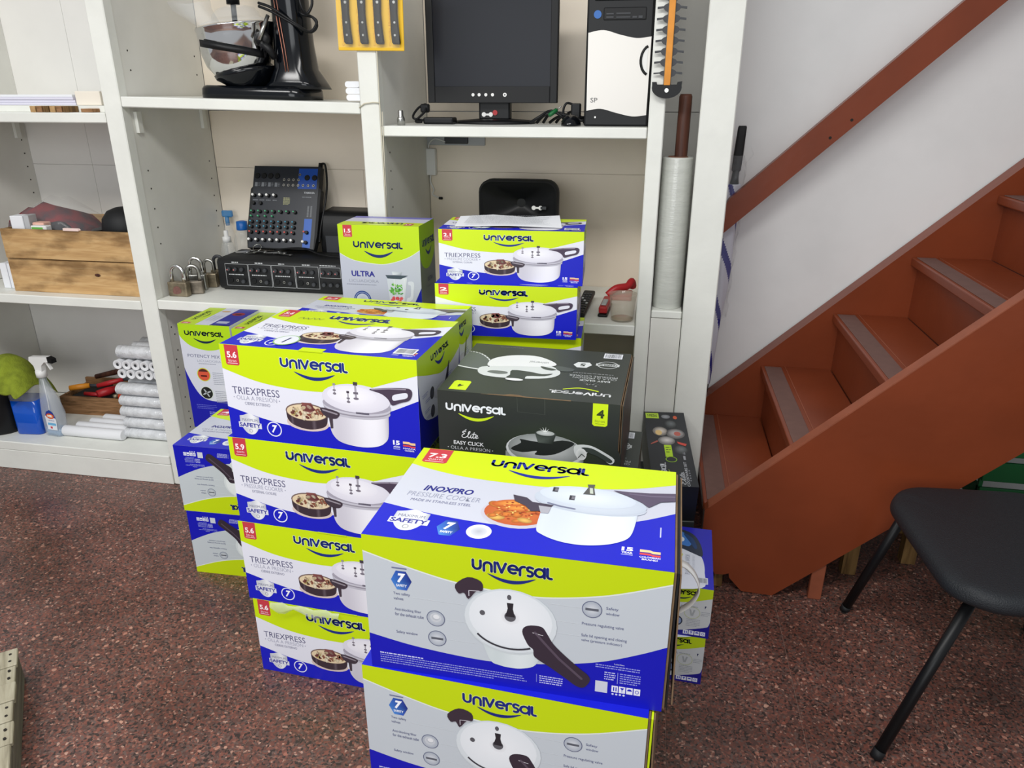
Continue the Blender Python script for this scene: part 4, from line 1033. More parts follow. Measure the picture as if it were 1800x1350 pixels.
# ---------------------------------------------------------------- cartons
AC = {}
def art(key, fn):
    if key not in AC: AC[key] = fn().meshes('black' if key.startswith('elite') or key.startswith('cook') else key)
    return AC[key]
def face_mat(f, w, d, h):
    if f == 'front': return Matrix(((1, 0, 0, 0), (0, 0, -1, 0), (0, 1, 0, 0), (0, 0, 0, 1)))
    if f == 'top': return Matrix.Translation((0, 0, h))
    if f == 'right': return Matrix(((0, 0, 1, w), (1, 0, 0, 0), (0, 1, 0, 0), (0, 0, 0, 1)))
def carton(name, label, pose, body, faces, group=None, seam=None, cat='box'):
    x, y, z, yaw, w, d, h = pose
    t = thing(name, label, cat, (x, y, z), yaw, group)
    mb = MB().box(0, w, 0, d, 0, h, 0.0012, 1)
    for f in mb.bm.faces:      # first material: card; second: bottom and hidden sides
        pass
    b = mb.build('carton', body, t)
    kids = [b]; KIDS[t] = kids
    for f, key, fn in faces:
        ms = art(key, fn)
        p = None
        for i, (n, me) in enumerate(ms):
            nm = {'front': 'front_print', 'top': 'top_print', 'right': 'side_print'}[f] if i == 0 else n
            o = bpy.data.objects.new(nm, me); C.objects.link(o)
            if n in ('lettering', 'capacity_badge', 'small_print', 'handling_icons', 'detail_picture', 'safety_badge', 'wordmark'): o['kind'] = 'stuff'
            if i == 0:
                o.parent = t; o.matrix_local = face_mat(f, w, d, h); p = o; kids.append(o); KIDS[o] = []
            else:
                o.parent = p; KIDS[p].append(o)
    if seam:
        s0 = MB()
        s0.box(w * seam[0], w * seam[1], -0.0016, 0.02, h - 0.0008, h + 0.0012)
        kids.append(s0.build('tuck_flap', body, t))
    return t

tp = (0.49, 0.304, 0.2392)
TF = lambda n, u, l2, l3, dims=(0.49, 0.24): (lambda: tri_art(dims[0], dims[1], n, u, l2, l3))
f56 = ('front', 'tri56', TF('5.6', 'litros', 'OLLA A PRESIÓN', 'CIERRE EXTERNO'))
f59 = ('front', 'tri59', TF('5.9', 'quarts', 'PRESSURE COOKER', 'EXTERNAL CLOSURE'))
ts = ('right', 'triside', lambda: side_art(0.304, 0.24))
tt = ('top', 'tritop', lambda: tri_top(0.49, 0.304, '5.6'))
G1 = None
carton('pressure_cooker_box', 'white and lime 5.6 litre cooker box on top of the front left stack', (-.978, 1.484, .7195, -.053) + tp, M['lime_card'], [f56, ts, tt], G1, (0.42, 0.54))
carton('pressure_cooker_box', '5.9 quart cooker box, second from the top of the tall front left stack', (-.991, 1.482, .4797, -.053) + tp, M['lime_card'], [f59, ts, tt], G1)
carton('pressure_cooker_box', '5.6 litre cooker box third from the top of the front left stack', (-.999, 1.482, .2398, -.053) + tp, M['lime_card'], [f56, ts, tt], G1, (0.46, 0.62))
carton('pressure_cooker_box', '5.6 litre cooker box on the floor at the foot of the front left stack', (-.990, 1.481, 0, -.053) + tp, M['lime_card'], [f56, ts, tt], G1, (0.48, 0.62))

ap = (.508, .327, .2745)
af = ('front', 'back', lambda: back_art(.508, .2745))
at = ('top', 'inox73', lambda: inox_art(.508, .327, '7.3', 'quarts'))
A = []
A.append(carton('pressure_cooker_box', 'large 7.3 quart stainless cooker box on top of the nearest stack', (-.44, .982, .5495, -.024) + ap, M['grey_card'], [af, at]))
A.append(carton('pressure_cooker_box', 'grey and lime cooker box directly under the large 7.3 quart box', (-.46, .981, .2747, -.059) + ap, M['grey_card'], [af, at]))
A.append(carton('pressure_cooker_box', 'cooker box at the bottom of the nearest stack, below the edge of the photo', (-.455, .985, 0, -.045) + ap, M['grey_card'], [af, at]))
for t in A:      # raw corrugated flaps folded over at the right end
    w_, d_, h_ = ap
    f1 = MB(); f1.box(w_ + .0006, w_ + .004, .003, d_ - .003, .004, h_ - .003); f1.box(w_ + .009, w_ + .0115, .006, d_ - .01, .012, h_ - .006)
    for v in f1.bm.verts:
        if v.co.x > w_ + .006: v.co.x += (1 - v.co.z / h_) * .006
    KIDS[t].append(f1.build('end_flap', M['kraft'], t))
    f2 = MB().box(w_ + .005, w_ + .0085, .004, d_ - .004, .006, h_ - .004).build('end_flap', M['lime_card'] if t is A[1] else M['black_matte'], t)
# white carry handle on the top box of the nearest stack
hp = cr([(w_ + .0125, .212, .150), (w_ + .03, .214, .142), (w_ + .047, .215, .122), (w_ + .056, .215, .094), (w_ + .046, .215, .064), (w_ + .028, .213, .046), (w_ + .0125, .212, .036)], 6)
hb = MB()
rings = []
for p in hp: rings.append([(p[0], p[1] - .010, p[2]), (p[0] + .0022, p[1] - .010, p[2] + .0015), (p[0] + .0022, p[1] + .010, p[2] + .0015), (p[0], p[1] + .010, p[2])])
hb.grid(rings, True, (True, True)); hb.build('carry_handle', M['white'], A[0])

kp = (.405, .338, .222)
kf = ('front', 'elite_f', lambda: elite_front(.405, .222)); kt = ('top', 'elite_t', lambda: elite_top(.405, .338))
K = carton('pressure_cooker_box', 'black 4 litre cooker box with green smile, topmost of the middle stack', (-.447, 1.467, .667, -.031) + kp, M['black_card'], [kf, kt])
KIDS[K].append(MB().prism([(0.1, .2217), (.13, .2226), (.15, .2226), (.165, .2252), (.185, .2252), (.2, .2226), (.3, .2226), (.3, .2217)], 'Y', -.001, .002).build('tuck_flap', M['kraft'], K))
ke = MB()
ke.box(.4053, .4072, .004, .336, .004, .2195); ke.box(.4094, .4106, .006, .33, .006, .2185)
ke.build('end_flap', M['kraft'], K)
kl = MB().box(.4108, .4130, .004, .332, .006, .2175).build('end_flap', M['black_card'], K)
for i, (dx, dy) in enumerate(((.042, .02), (.012, .01), (.03, .015))):
    carton('pressure_cooker_box', ('black cooker box under the 4 litre box, its right end sticking out', 'black cooker box third from the top of the middle stack', 'black cooker box at the foot of the middle stack')[i], (-.447 + dx, 1.467 + dy, .4446 - .2222 * i, -.031) + kp, M['black_card'], [kf, kt])

lp = (.45, .29, .2365)
lf = ('front', 'backflip', lambda: back_art(.45, .2365, flip=True)); lt = ('top', 'inox4', lambda: inox_art(.45, .29, '4', 'litros', ('OLLA A PRESIÓN', 'EN ACERO INOXIDABLE')))
carton('pressure_cooker_box', 'upside-down grey and blue cooker box resting on another upside-down one', (-1.44, 1.86, .2368, .023) + lp, M['grey_card'], [lf, lt])
carton('pressure_cooker_box', 'upside-down grey and blue cooker box at floor level under the other upside-down one', (-1.434, 1.859, 0, .023) + lp, M['grey_card'], [lf, lt])

np_ = (.455, .19, .2358)
nt = ('top', 'inox63', lambda: inox_art(.455, .19, '6.3', 'quarts')); ns = ('right', 'inoxside', lambda: side_art(.19, .2358)); nf = ('front', 'backn', lambda: back_art(.455, .2358))
for i in range(4):
    carton('pressure_cooker_box', ('6.3 quart stainless cooker box topmost of the stack behind the front left one', 'cooker box second from the top of the stack hidden behind the front left stack', 'cooker box third from the top of the stack hidden behind the front left stack', 'cooker box at the foot of the stack hidden behind the front left stack')[i], (-.953, 1.80, .7089 - .2363 * i, -.06) + np_, M['grey_card'], [nf, ns, nt])

qp = (.4033, .211, .1501)
WD = ('YEAR', 'COLOMBIAN', 'BRAND')
q21 = ('front', 'q21', lambda: tri_art(.4033, .1501, '2.1', 'quarts', 'PRESSURE COOKER', 'EXTERNAL CLOSURE', 37.3 * 49 / 49, years_word=WD))
q2 = ('front', 'q2', lambda: tri_art(.4033, .1501, '2', 'litros', 'OLLA A PRESIÓN', 'CIERRE EXTERNO'))
qt = ('top', 'qtop', lambda: tri_top(.4033, .211, '2.1')); qs = ('right', 'qside', lambda: side_art(.211, .1501))
q21 = ('front', 'q21', lambda: tri_art(.4033, .1501, '2.1', 'quarts', 'PRESSURE COOKER', 'EXTERNAL CLOSURE', years_word=WD))
def q3f():
    a = tri_art(.4033, .1501, '2', 'litros', 'OLLA A PRESIÓN', 'CIERRE EXTERNO'); a.order.remove('wordmark'); a.order.remove('capacity_badge'); return a
q3 = ('front', 'q3', q3f)
QP = [(-.584, 1.986, .063), (-.5957, 1.972, .045), (-.582, 1.988, .05), (-.579, 1.986, .06), (-.585, 1.984, .055), (-.581, 1.987, .06), (-.584, 1.986, .06)]
QL = ['2.1 quart cooker box on top of the slim stack', '2 litre cooker box just below the 2.1 quart box', 'slim cooker box showing only a lime strip below the 2 litre box'] + ['slim cooker box hidden low in the slim stack, %s from the floor' % s for s in ('fourth', 'third', 'second')] + ['slim cooker box on the floor at the foot of the slim stack']
for i, (qx, qy, qa) in enumerate(QP):
    carton('pressure_cooker_box', QL[i], (qx, qy, 1.0044 - .1504 * i, qa) + qp, M['lime_card'], [(q21 if i == 0 else (q3 if i == 2 else q2)), qs, qt], None, (0.35, .6) if i == 2 else None)
bz = 1.0044 - .1504 * 6
carton('pressure_cooker_box', 'slim cooker box standing on the floor, lowest of the slim stack behind the black boxes', (-.584, 1.986, 0, .06, .4033, .211, bz - .0005), M['lime_card'], [])

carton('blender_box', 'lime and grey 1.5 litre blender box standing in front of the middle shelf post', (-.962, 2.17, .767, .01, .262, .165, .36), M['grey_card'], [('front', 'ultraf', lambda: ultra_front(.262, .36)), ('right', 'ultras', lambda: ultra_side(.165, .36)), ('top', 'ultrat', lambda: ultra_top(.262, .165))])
for i in range(2):
    carton('plain_box', ('plain brown carton directly under the 1.5 litre blender box', 'plain brown carton on the floor below the 1.5 litre blender box')[i], (-.965, 2.165, .3836 - .3836 * i, .01, .27, .2, .3832), M['kraft'], [])
pp = (.192, .205, .387)
pf = ('front', 'potf', lambda: potency_front(.192, .387)); pt_ = ('top', 'pott', lambda: potency_top(.192, .205))
PX = -1.572
carton('blender_box', 'tall blender box with red and black round pictures, beside the left shelf post', (PX, 2.165, .387, .01) + pp, M['white_card'], [pf, pt_])
carton('blender_box', 'tall blender box with a loose lime lid, half hidden right of its twin', (PX + .197, 2.17, .378, .03) + pp, M['white_card'], [pf, pt_])
for i in range(2):
    carton('blender_box', ('blender box on the floor under the left tall blender box', 'blender box on the floor under the right tall blender box')[i], (PX + .197 * i, 2.167, 0, .01) + pp[:2] + (.3865 if i == 0 else .3775,), M['white_card'], [pf])

ip = (.16, .29, .1555)
if_ = ('front', 'ironf', lambda: iron_front(.16, .1555)); it = ('top', 'iront', lambda: iron_top(.16, .29))
carton('iron_box', 'small iron box, blue iron pictured on top, beside the foot of the stairs', (.058, 1.653, .1558, -.04) + ip, M['blue_card'], [if_, it])
carton('iron_box', 'small clothes iron box on the floor, under the other iron box', (.052, 1.655, 0, -.05) + ip, M['blue_card'], [if_, it])
# long black cookware carton lying with its far end raised, between the stacks and the stairs
cw, cdp, ch = .134, .402, .125
S1 = carton('cookware_box', 'long black cookware set box wedged between the middle stack and the stairs', (.049, 1.973, .309, .10, cw, cdp, ch), M['black_card'], [('top', 'cookt', lambda: cook_top(cw, cdp)), ('front', 'cookf', lambda: cook_front(cw, ch))])
S1.rotation_euler = (radians(9.2), 0, .10)
carton('cookware_box', 'black carton on the floor under the tilted cookware set box', (.049, 1.969, 0, .10, cw, .385, .306), M['black_card'], [])
# ================================================================ things on the shelves
def flatart(name, a, parent, m4, key='art'):
    """print laid on a face; first mesh carries the rest"""
    p = None
    for i, (n, me) in enumerate(a.meshes(key)):
        o = bpy.data.objects.new(name if i == 0 else n, me); C.objects.link(o)
        if i == 0: o.parent = parent; o.matrix_local = m4; p = o
        else: o.parent = p
        o['kind'] = 'stuff'
    return p
FRONT = lambda x, y, z: Matrix(((1, 0, 0, x), (0, 0, -1, y), (0, 1, 0, z), (0, 0, 0, 1)))
def rrect(w, h, r, n=5, cx=0, cy=0):
    out = []
    for (sx, sy, a0) in ((1, 1, 0), (-1, 1, 90), (-1, -1, 180), (1, -1, 270)):
        for i in range(n + 1):
            a = radians(a0 + 90 * i / n)
            out.append((cx + sx * (w / 2 - r) + r * cos(a), cy + sy * (h / 2 - r) + r * sin(a)))
    return out
def loft(mb, secs, mi=0, caps=(True, True)):
    return mb.grid(secs, True, caps, mi)
def tagdisc(parent, x, y, z, name='security_tag', rot=0.0):
    mb = MB()
    mb.cyl((-.012, 0, 0), (-.012, -.004, 0), .0075, 14); mb.cyl((.012, 0, 0), (.012, -.004, 0), .0075, 14)
    mb.box(-.012, .012, -.003, 0, -.003, .003)
    return mb.build(name, M['white'], parent, (x, y, z), (0, rot, 0))

# ---- stand mixer
mx = thing('stand_mixer', 'black stand mixer with a chrome bowl on the middle upper shelf', 'mixer', (-1.40, 2.62, 1.4865))
mx.rotation_euler = (0, .0222, 0)
secs = []
for z, gx, r in ((0, 0, .05), (.012, .006, .06), (.03, .004, .06), (.038, -.008, .055), (.042, -.03, .04)):
    secs.append([(p[0], p[1], z) for p in rrect(.40 + gx, .20 + gx, r, 5, .0, 0)])
loft(MB(), secs).build('base', M['black_gloss'], mx)
secs = []
for z, cx, w_, d_ in ((.036, .135, .215, .17), (.06, .14, .18, .155), (.10, .135, .14, .135), (.18, .132, .128, .125), (.27, .130, .122, .12), (.33, .128, .12, .12), (.40, .12, .14, .13)):
    secs.append([(p[0], p[1], z) for p in rrect(w_, d_, .05, 5, cx, 0)])
loft(MB(), secs).build('column', M['black_gloss'], mx)
secs = []
for x, r, zc in ((-.19, .02, .42), (-.185, .055, .42), (-.12, .075, .43), (0, .085, .435), (.12, .085, .43), (.19, .07, .42), (.215, .03, .41)):
    secs.append([(x, r * cos(2 * pi * k / 16), zc + r * sin(2 * pi * k / 16)) for k in range(16)])
loft(MB(), secs).build('head', M['black_gloss'], mx)
for dx in (.108, .118): MB().tube([(dx - .01, -.058, .33), (dx, -.0632, .25), (dx + .012, -.066, .16), (dx + .02, -.0705, .09)], .0016, 6).build('trim_line', mat('copper_trim', (190, 130, 110), .35, .7) if dx < .11 else bpy.data.materials['copper_trim'], mx)
bw = MB().lathe([(.045, .052), (.056, .055), (.085, .07), (.112, .105), (.126, .15), (.132, .2), (.135, .222), (.138, .226), (.138, .23), (.133, .23), (.128, .2), (.12, .14), (.09, .078), (.0, .064)], 40, (-.065, -.02, 0), caps=(True, False))
for v in bw.bm.verts: v.co.z += (v.co.x + .065) * .13 * min(1, max(0, (v.co.z - .06) / .1))
bw.build('bowl', M['chrome'], mx)
sd = MB()
secs = []
for z, r in ((.03, .05), (.05, .085), (.075, .1), (.088, .106), (.09, .1)):
    secs.append([(-.045 + r * 1.05 * cos(2 * pi * k / 20), -.02 + r * sin(2 * pi * k / 20), z - (.014 * cos(2 * pi * k / 20) if z > .05 else 0) * -1.5) for k in range(20)])
loft(sd, secs).build('bowl_saddle', M['black_gloss'], mx)
bd = MB(); rings = []
for k in range(15):
    a = radians(240 + 94 * k / 14); rr_ = .1285 + .006 * (1 - k / 14); z = .172 - .03 * k / 14
    for_ = []
    for dr, dz in ((0, -.011), (.009, -.011), (.009, .011), (0, .011)):
        for_.append((-.065 + (rr_ + dr) * cos(a), -.02 + (rr_ + dr) * sin(a), z + dz))
    rings.append(for_)
bd.grid(rings, True).build('bowl_arm', M['black'], mx)
MB().ball((.062, -.088, .19), .026, 14, (1.15, .6, 1)).tube([(.062, -.09, .18), (.085, -.085, .155), (.095, -.075, .13)], [.016, .013, .01], 10).build('lock_knob', M['black'], mx)
MB().cyl((.064, -.115, .185), (.088, -.085, .262), .0065, 10).build('lever', M['steel'], mx)
MB().cyl((-.07, -.02, .235), (-.07, -.02, .315), .009, 12).cyl((-.07, -.02, .30), (-.07, -.02, .36), .022, 14).build('beater_shaft', M['black'], mx)
MB().cyl((-.07, -.02, .225), (-.07, -.02, .30), .0055, 10).build('beater_rod', M['steel'], mx)
ps = MB().lathe([(.137, .2335), (.135, .238), (.1, .25), (.082, .256), (.078, .272), (.06, .288), (.03, .296)], 32, (-.065, -.02, 0), caps=(False, False))
for v in ps.bm.verts: v.co.z += (v.co.x + .065) * .13
ps.grid([[(-.248, -.13, .296), (-.15, -.14, .312), (-.142, -.04, .312), (-.236, -.03, .30)], [(-.235, -.12, .27), (-.145, -.135, .285), (-.138, -.045, .285), (-.225, -.04, .272)], [(-.165, -.1, .224), (-.115, -.115, .236), (-.108, -.05, .238), (-.155, -.04, .226)]], True, (False, False))
ps.build('pouring_shield', M['clear'], mx)
cdm = MB()
for k in range(2):
    cdm.tube(cr([(.05, -.07, .30 - .01 * k), (.1, -.078, .285 - .012 * k), (.17, -.08, .245 - .006 * k), (.215, -.05, .215), (.235, -.03, .235 + .01 * k), (.22, -.03, .262), (.19, -.045, .27), (.17, -.02, .29)], 6), .0045, 8)
cdm.tube(cr([(.19, -.05, .36), (.2, -.07, .3), (.215, -.06, .27), (.232, -.05, .3), (.225, -.04, .35)], 6), .0045, 8)
tag(cdm.build('power_cord', M['black'], mx), kind='stuff')

# ---- small things by the middle post
ct = thing('folded_cloth', 'small folded white cloth at the right end of the mixer shelf', 'cloth', (-.985, 2.5, 1.4792))
for k in range(3):
    s_ = []
    for y in (-.05, .06):
        s_.append([(p[0] - .004 * k, y, .003 + p[1] + .02 * k) for p in rrect(.062 - .006 * k, .019, .009, 4, 0, .0095)])
    loft(MB(), s_).build('fold', M['paper'], ct)
kp_ = thing('knife_set', 'yellow card pack of four black-handled knives hanging on the middle post', 'knives', (-.892, 2.381, 1.74), 0)
kp_.rotation_euler = (0, radians(1.0), 0)
MB().box(-.107, .107, -.002, .002, -.113, .14, .0015, 1).build('backing_card', M['yellow'], kp_)
kz = [-.073, -.021, .029, .081]
for k, x in enumerate(kz):
    h_ = MB()
    s_ = []
    for z, w_, cx in ((-.095, .02, .006), (-.09, .027, .005), (-.06, .026, .002), (-.01, .023, 0), (.03, .026, 0), (.036, .025, 0)):
        s_.append([(x + cx + p[0], p[1] - .011, z) for p in rrect(w_, .012, .005, 3)])
    kn = loft(h_, s_).build('knife_handle', M['black'], kp_)
    for z in (-.07, -.035, .02): MB().cyl((x + .003, -.0178, z), (x + .003, -.0168, z), .0032 if z < 0 else .0042, 10).build('rivet', M['steel'], kn)
    MB().prism([(x - .012, .036), (x + .012, .036), (x + .013, .12), (x - .004, .14), (x - .014, .12)], 'Y', -.0125, -.0105).build('blade', M['chrome'], kp_)
a = Art(.214, .253)
for k, x in enumerate((11, 35, 58.5, 82)):
    a.text('card_lettering', ('Cuchillo Chef 6"', 'Cuchillo Pan 7"', 'Cuchillo Deshuesar 5"', 'Cuchillo Mondador 3"')[k], x - 4.2, 6, x - 1.2, 46 + 8 * k, (200, 120, 20), 1, rot=90)
flatart('card_lettering', a, kp_, FRONT(-.107, -.0021, -.113))
bl = MB().box(-.1, .1, -.0225, -.0215, -.105, .14).build('blister_cover', glassy('blister', (240, 240, 236), .05, .05), kp_)

# ---- monitor
mo = thing('monitor', 'black computer monitor on the right upper shelf', 'monitor', (-.562, 2.6, 1.4072))
W_, H_ = .442, .36
fr = MB()
x0, x1, zb, zt = -W_ / 2, W_ / 2, .067, .067 + H_
for b in ((x0, x0 + .024, zb, zt), (x1 - .024, x1, zb, zt), (x0 + .024, x1 - .024, zb, zb + .052), (x0 + .024, x1 - .024, zt - .024, zt)):
    fr.box(b[0], b[1], 0, .03, b[2], b[3], .0025, 2)
fr.build('bezel', M['black_matte'], mo)
MB().box(x0 + .022, x1 - .022, .006, .012, zb + .05, zt - .022).build('screen', mat('screen_glass', (30, 32, 39), .3, spec=.22), mo)
MB().box(x0 + .003, x1 - .003, .0301, .062, zb + .004, zt - .004, .012, 2).build('rear_shell', M['black'], mo)
for px_ in (-.063, -.042, -.019, .004, .046):
    bt = MB().cyl((px_, .0005, zb + .026), (px_, -.003, zb + .026), .0052 if px_ < .04 else .0065, 14).build('button', M['white'], mo)
    if px_ > .04: MB().cyl((px_, -.003, zb + .026), (px_, -.0036, zb + .026), .0025, 10).build('power_mark', M['dark_grey'], bt)
MB().box(-.053, .056, .035, .075, .012, .11, .006, 2).build('neck', M['black'], mo)
MB().lathe([(.14, 0), (.142, .004), (.136, .010), (.06, .016)], 32, (0, .06, 0), sy=.72).build('foot', M['black'], mo)
tagdisc(mo, -.022, .0345, .03); MB().cyl((.005, .0345, .036), (.005, .031, .036), .0085, 16).build('red_sticker', M['red'], mo)
a = Art(.2, .006)
a.micro(20, 2.2, 75, 1, 1, 1.2, (150, 152, 156), 1, 3)
# ---- computer tower
pc = thing('computer_tower', 'black and silver computer tower at the right end of the upper shelf', 'computer', (-.2365, 2.48, 1.4072))
MB().box(0, .196, .02, .39, .002, .40, .003, 1).build('case', M['black'], pc)
MB().box(-.002, .198, 0, .0195, 0.0, .40, .006, 2).build('front_bezel', M['black'], pc)
tp_ = cr([(0.004, .268), (.05, .275), (.1, .262), (.15, .252), (.194, .256)], 6); bt_ = cr([(.006, .046), (.05, .052), (.1, .04), (.15, .03), (.192, .034)], 6)
silver = mat('brushed_silver', (194, 190, 184), .34, .5)
pn = MB().prism(list(bt_) + list(reversed(tp_)), 'Y', -.004, -.0005).build('silver_panel', silver, pc)
a = Art(.196, .4)
a.text('lettering', 'SP', 9, 36, 20, 43, (60, 60, 62), 1)
flatart('lettering', a, pn, FRONT(0, -.0042, 0))
MB().prism([(p[0], p[1]) for p in arc(.196, .19, .03, 250, 110, 10, .042)] , 'Y', -.0062, -.0044).build('side_grip', M['white'], pc)
MB().tube([(p[0], -.006, p[1]) for p in arc(.196, .19, .03, 250, 110, 12, .042)], .004, 8).build('grip_frame', M['black'], pc)
MB().box(.02, .19, -.003, -.0002, .355, .395, .002, 1).build('drive_bay', M['black'], pc)
cr_ = MB().box(.048, .175, -.003, -.0002, .302, .336, .002, 1).build('card_reader', M['black_matte'], pc)
for x0_, x1_, z0_, z1_ in ((.056, .078, .317, .321), (.056, .078, .308, .312), (.086, .128, .318, .3215), (.086, .128, .308, .311), (.134, .148, .307, .312), (.152, .164, .306, .313)):
    MB().box(x0_, x1_, -.0045, -.0031, z0_, z1_).build('slot', M['dark_grey'], cr_)
MB().cyl((.03, -.0005, .318), (.03, -.0022, .318), .0115, 18).build('blue_sticker', M['blue'], pc)
MB().cyl((.034, -.001, .027), (.034, -.003, .027), .003, 10).build('indicator', M['white'], pc)

# ---- cables, mouse, adapter blocks behind the monitor
cb = MB(); r5 = random.Random(5)
for k in range(6):
    x = -.41 + .02 * k
    cb.tube(cr([(x - .02, 2.60 + .015 * k, 1.412), (x + .01, 2.59 + .012 * k, 1.43 + .008 * (k % 3)), (x + .05, 2.61, 1.45 - .006 * k), (x + .09, 2.6 + .01 * k, 1.43), (x + .10, 2.57 + .02 * k, 1.412)], 5), .005, 7)
o = cb.build('cable_tangle', M['black'], None); tag(o, 'tangle of black cables on the shelf between monitor and computer', 'cables', kind='stuff')
gp = thing('audio_plug', 'green audio plug sticking out of the black cables beside the computer', 'plug', (-.345, 2.56, 1.452))
gp.rotation_euler = (0, radians(55), radians(20))
MB().lathe([(.006, -.02), (.0075, -.01), (.0065, .012), (.004, .014)], 12).build('grip', M['green_plastic'], gp); MB().lathe([(.002, .014), (.002, .03), (.001, .032)], 8).build('pin', M['steel'], gp)
gp.location.z = 1.4475
vp = MB().box(-.295, -.262, 2.612, 2.632, 1.408, 1.474, .005, 2); vp.tube(cr([(-.29, 2.62, 1.47), (-.31, 2.615, 1.474), (-.32, 2.61, 1.45), (-.31, 2.61, 1.412)], 4), .004, 7)
tag(vp.build('cable_connector', M['black'], None), 'black cable connector standing beside the computer tower', 'connector')
ms = MB(); ms.ball((0, 0, 0), .036, 18, (.9, 1.45, .95))
for v in ms.bm.verts: v.co.z = max(v.co.z, 0)
ms_o = ms.build('computer_mouse', M['black_gloss'], None, (-.281, 2.505, 1.4072)); tag(ms_o, 'small black computer mouse on the shelf edge left of the computer', 'mouse')
ad = thing('power_adapter', 'black power adapter with coiled lead left of the monitor foot', 'adapter', (-.76, 2.58, 1.4072))
MB().box(-.03, .075, -.03, .03, 0, .022, .006, 2).build('block', M['black'], ad)
MB().tube(cr([(-.03, 0, .011), (-.07, -.01, .02), (-.06, .02, .05), (-.035, .03, .062), (-.03, .0, .04), (-.055, -.03, .01), (-.03, -.04, .008)], 6), .004, 7).box(-.05, -.02, .01, .03, .036, .064, .004, 1).build('lead', M['black'], ad)
cp = MB().lathe([(.013, 0), (.013, .02), (.0115, .024), (.0085, .028), (.0085, .044), (.0075, .046)], 16)
tag(cp.build('metal_fitting', M['steel'], None, (-.833, 2.45, 1.4072)), 'small bottle-shaped metal fitting on the shelf left of the monitor', 'fitting')
wr = MB().tube([(-.875, 2.384, 2.1), (-.878, 2.3838, 1.48), (-.8785, 2.384, 1.3), (-.8795, 2.3835, 1.10), (-.8795, 2.384, .9)], .0017, 6).tube([(-.8715, 2.3842, 1.45), (-.874, 2.384, 1.3), (-.8745, 2.384, 1.12)], .0014, 6)
wr.tube([(-.948, 2.386, 1.462), (-.93, 2.3835, 1.474), (-.9, 2.3825, 1.478), (-.879, 2.3835, 1.476)], .002, 6)
tag(wr.build('phone_wire', mat('beige_wire', (206, 200, 180), .5), None), 'thin beige wire tied to the middle shelf post', 'wire')
# ---- socket and adapter under the right upper shelf
so = thing('wall_socket', 'old white socket plate with a white adapter hanging below, under the right upper shelf', 'socket', (-.78, 2.9135, 1.33))
MB().box(-.125, .125, -.01, 0, -.012, .04, .002, 1).build('plate', M['grey_lt'], so)
MB().box(-.035, .06, -.016, -.0101, -.006, .034, .003, 1).build('socket_face', M['dark_grey'], so)
MB().box(-.116, -.07, -.03, -.001, -.124, -.024, .004, 2).build('adapter', M['white'], so)
MB().tube(cr([(-.1, -.012, -.024), (-.095, -.014, -.005), (-.07, -.016, .012), (-.03, -.014, .0)], 5), .0025, 6).tube(cr([(-.095, -.012, -.124), (-.097, -.012, -.15), (-.085, -.012, -.18), (-.09, -.012, -.2), (-.06, -.012, -.212)], 5), .003, 6).build('lead', M['white'], so)
MB().box(-.066, -.05, -.016, -.009, -.218, -.208, .002, 1).build('jack', M['black'], so)

# ---- hedge trimmer blade
ht = thing('hedge_trimmer_blade', 'orange hedge trimmer blade with black teeth hanging on the right shelf post', 'blade', (.012, 2.378, 1.49))
MB().box(-.009, .009, -.014, -.005, .036, .56, .001, 1).build('blade_bar', M['orange'], ht)
MB().box(-.011, .011, -.005, 0, .03, .56, .001, 1).build('tooth_rail', M['old_steel'], ht)
tm = MB().prism([(-.0105, -.007), (-.019, -.0045), (-.024, -.0005), (-.041, -.002), (-.041, .002), (-.024, .003), (-.019, .006), (-.0105, .008)], 'Y', -.005, 0).build('tooth', M['dark_grey'], ht, (0, 0, .068))
for k in range(17):
    for sx in (1, -1):
        if k == 0 and sx == 1: continue
        inst('tooth', tm.data, ht, (0, 0, .068 + .0285 * k), (0, 0, 0), (sx, 1.2, 1.5))
gd = MB().prism([(-.043, .045), (-.03, .045), (-.028, .038), (.028, .038), (.03, .045), (.043, .047)] + arc(0, .03, .043, 10, -190, 16, .03), 'Y', -.012, .002).build('end_guard', M['black'], ht)
MB().cyl((0, -.012, .022), (0, -.016, .022), .006, 14).build('rivet', M['steel'], gd)

# ---- stretch film and rod
sr = thing('stretch_film_roll', 'tall roll of clear stretch film standing in the narrow bay', 'film roll', (.0625, 2.462, .8405))
MB().lathe([(.0472, 0), (.048, .004), (.0482, .24), (.048, .474), (.0472, .479), (.031, .479), (.031, .001)], 36, caps=(False, False)).build('film', M['film'], sr)
MB().lathe([(.0305, 0), (.0305, .481), (.0262, .481), (.0262, 0)], 28, caps=(False, False)).build('core_tube', mat('brown_tube', (120, 84, 66), .7), sr)
rd_ = MB().lathe([(.0185, 0), (.0195, .3), (.0195, .655), (.016, .662)], 20)
tag(rd_.build('wooden_rod', M['dark_wood'], None, (.068, 2.463, .8405), (radians(.6), radians(.3), 0)), 'dark brown wooden rod standing inside the stretch film roll', 'rod')

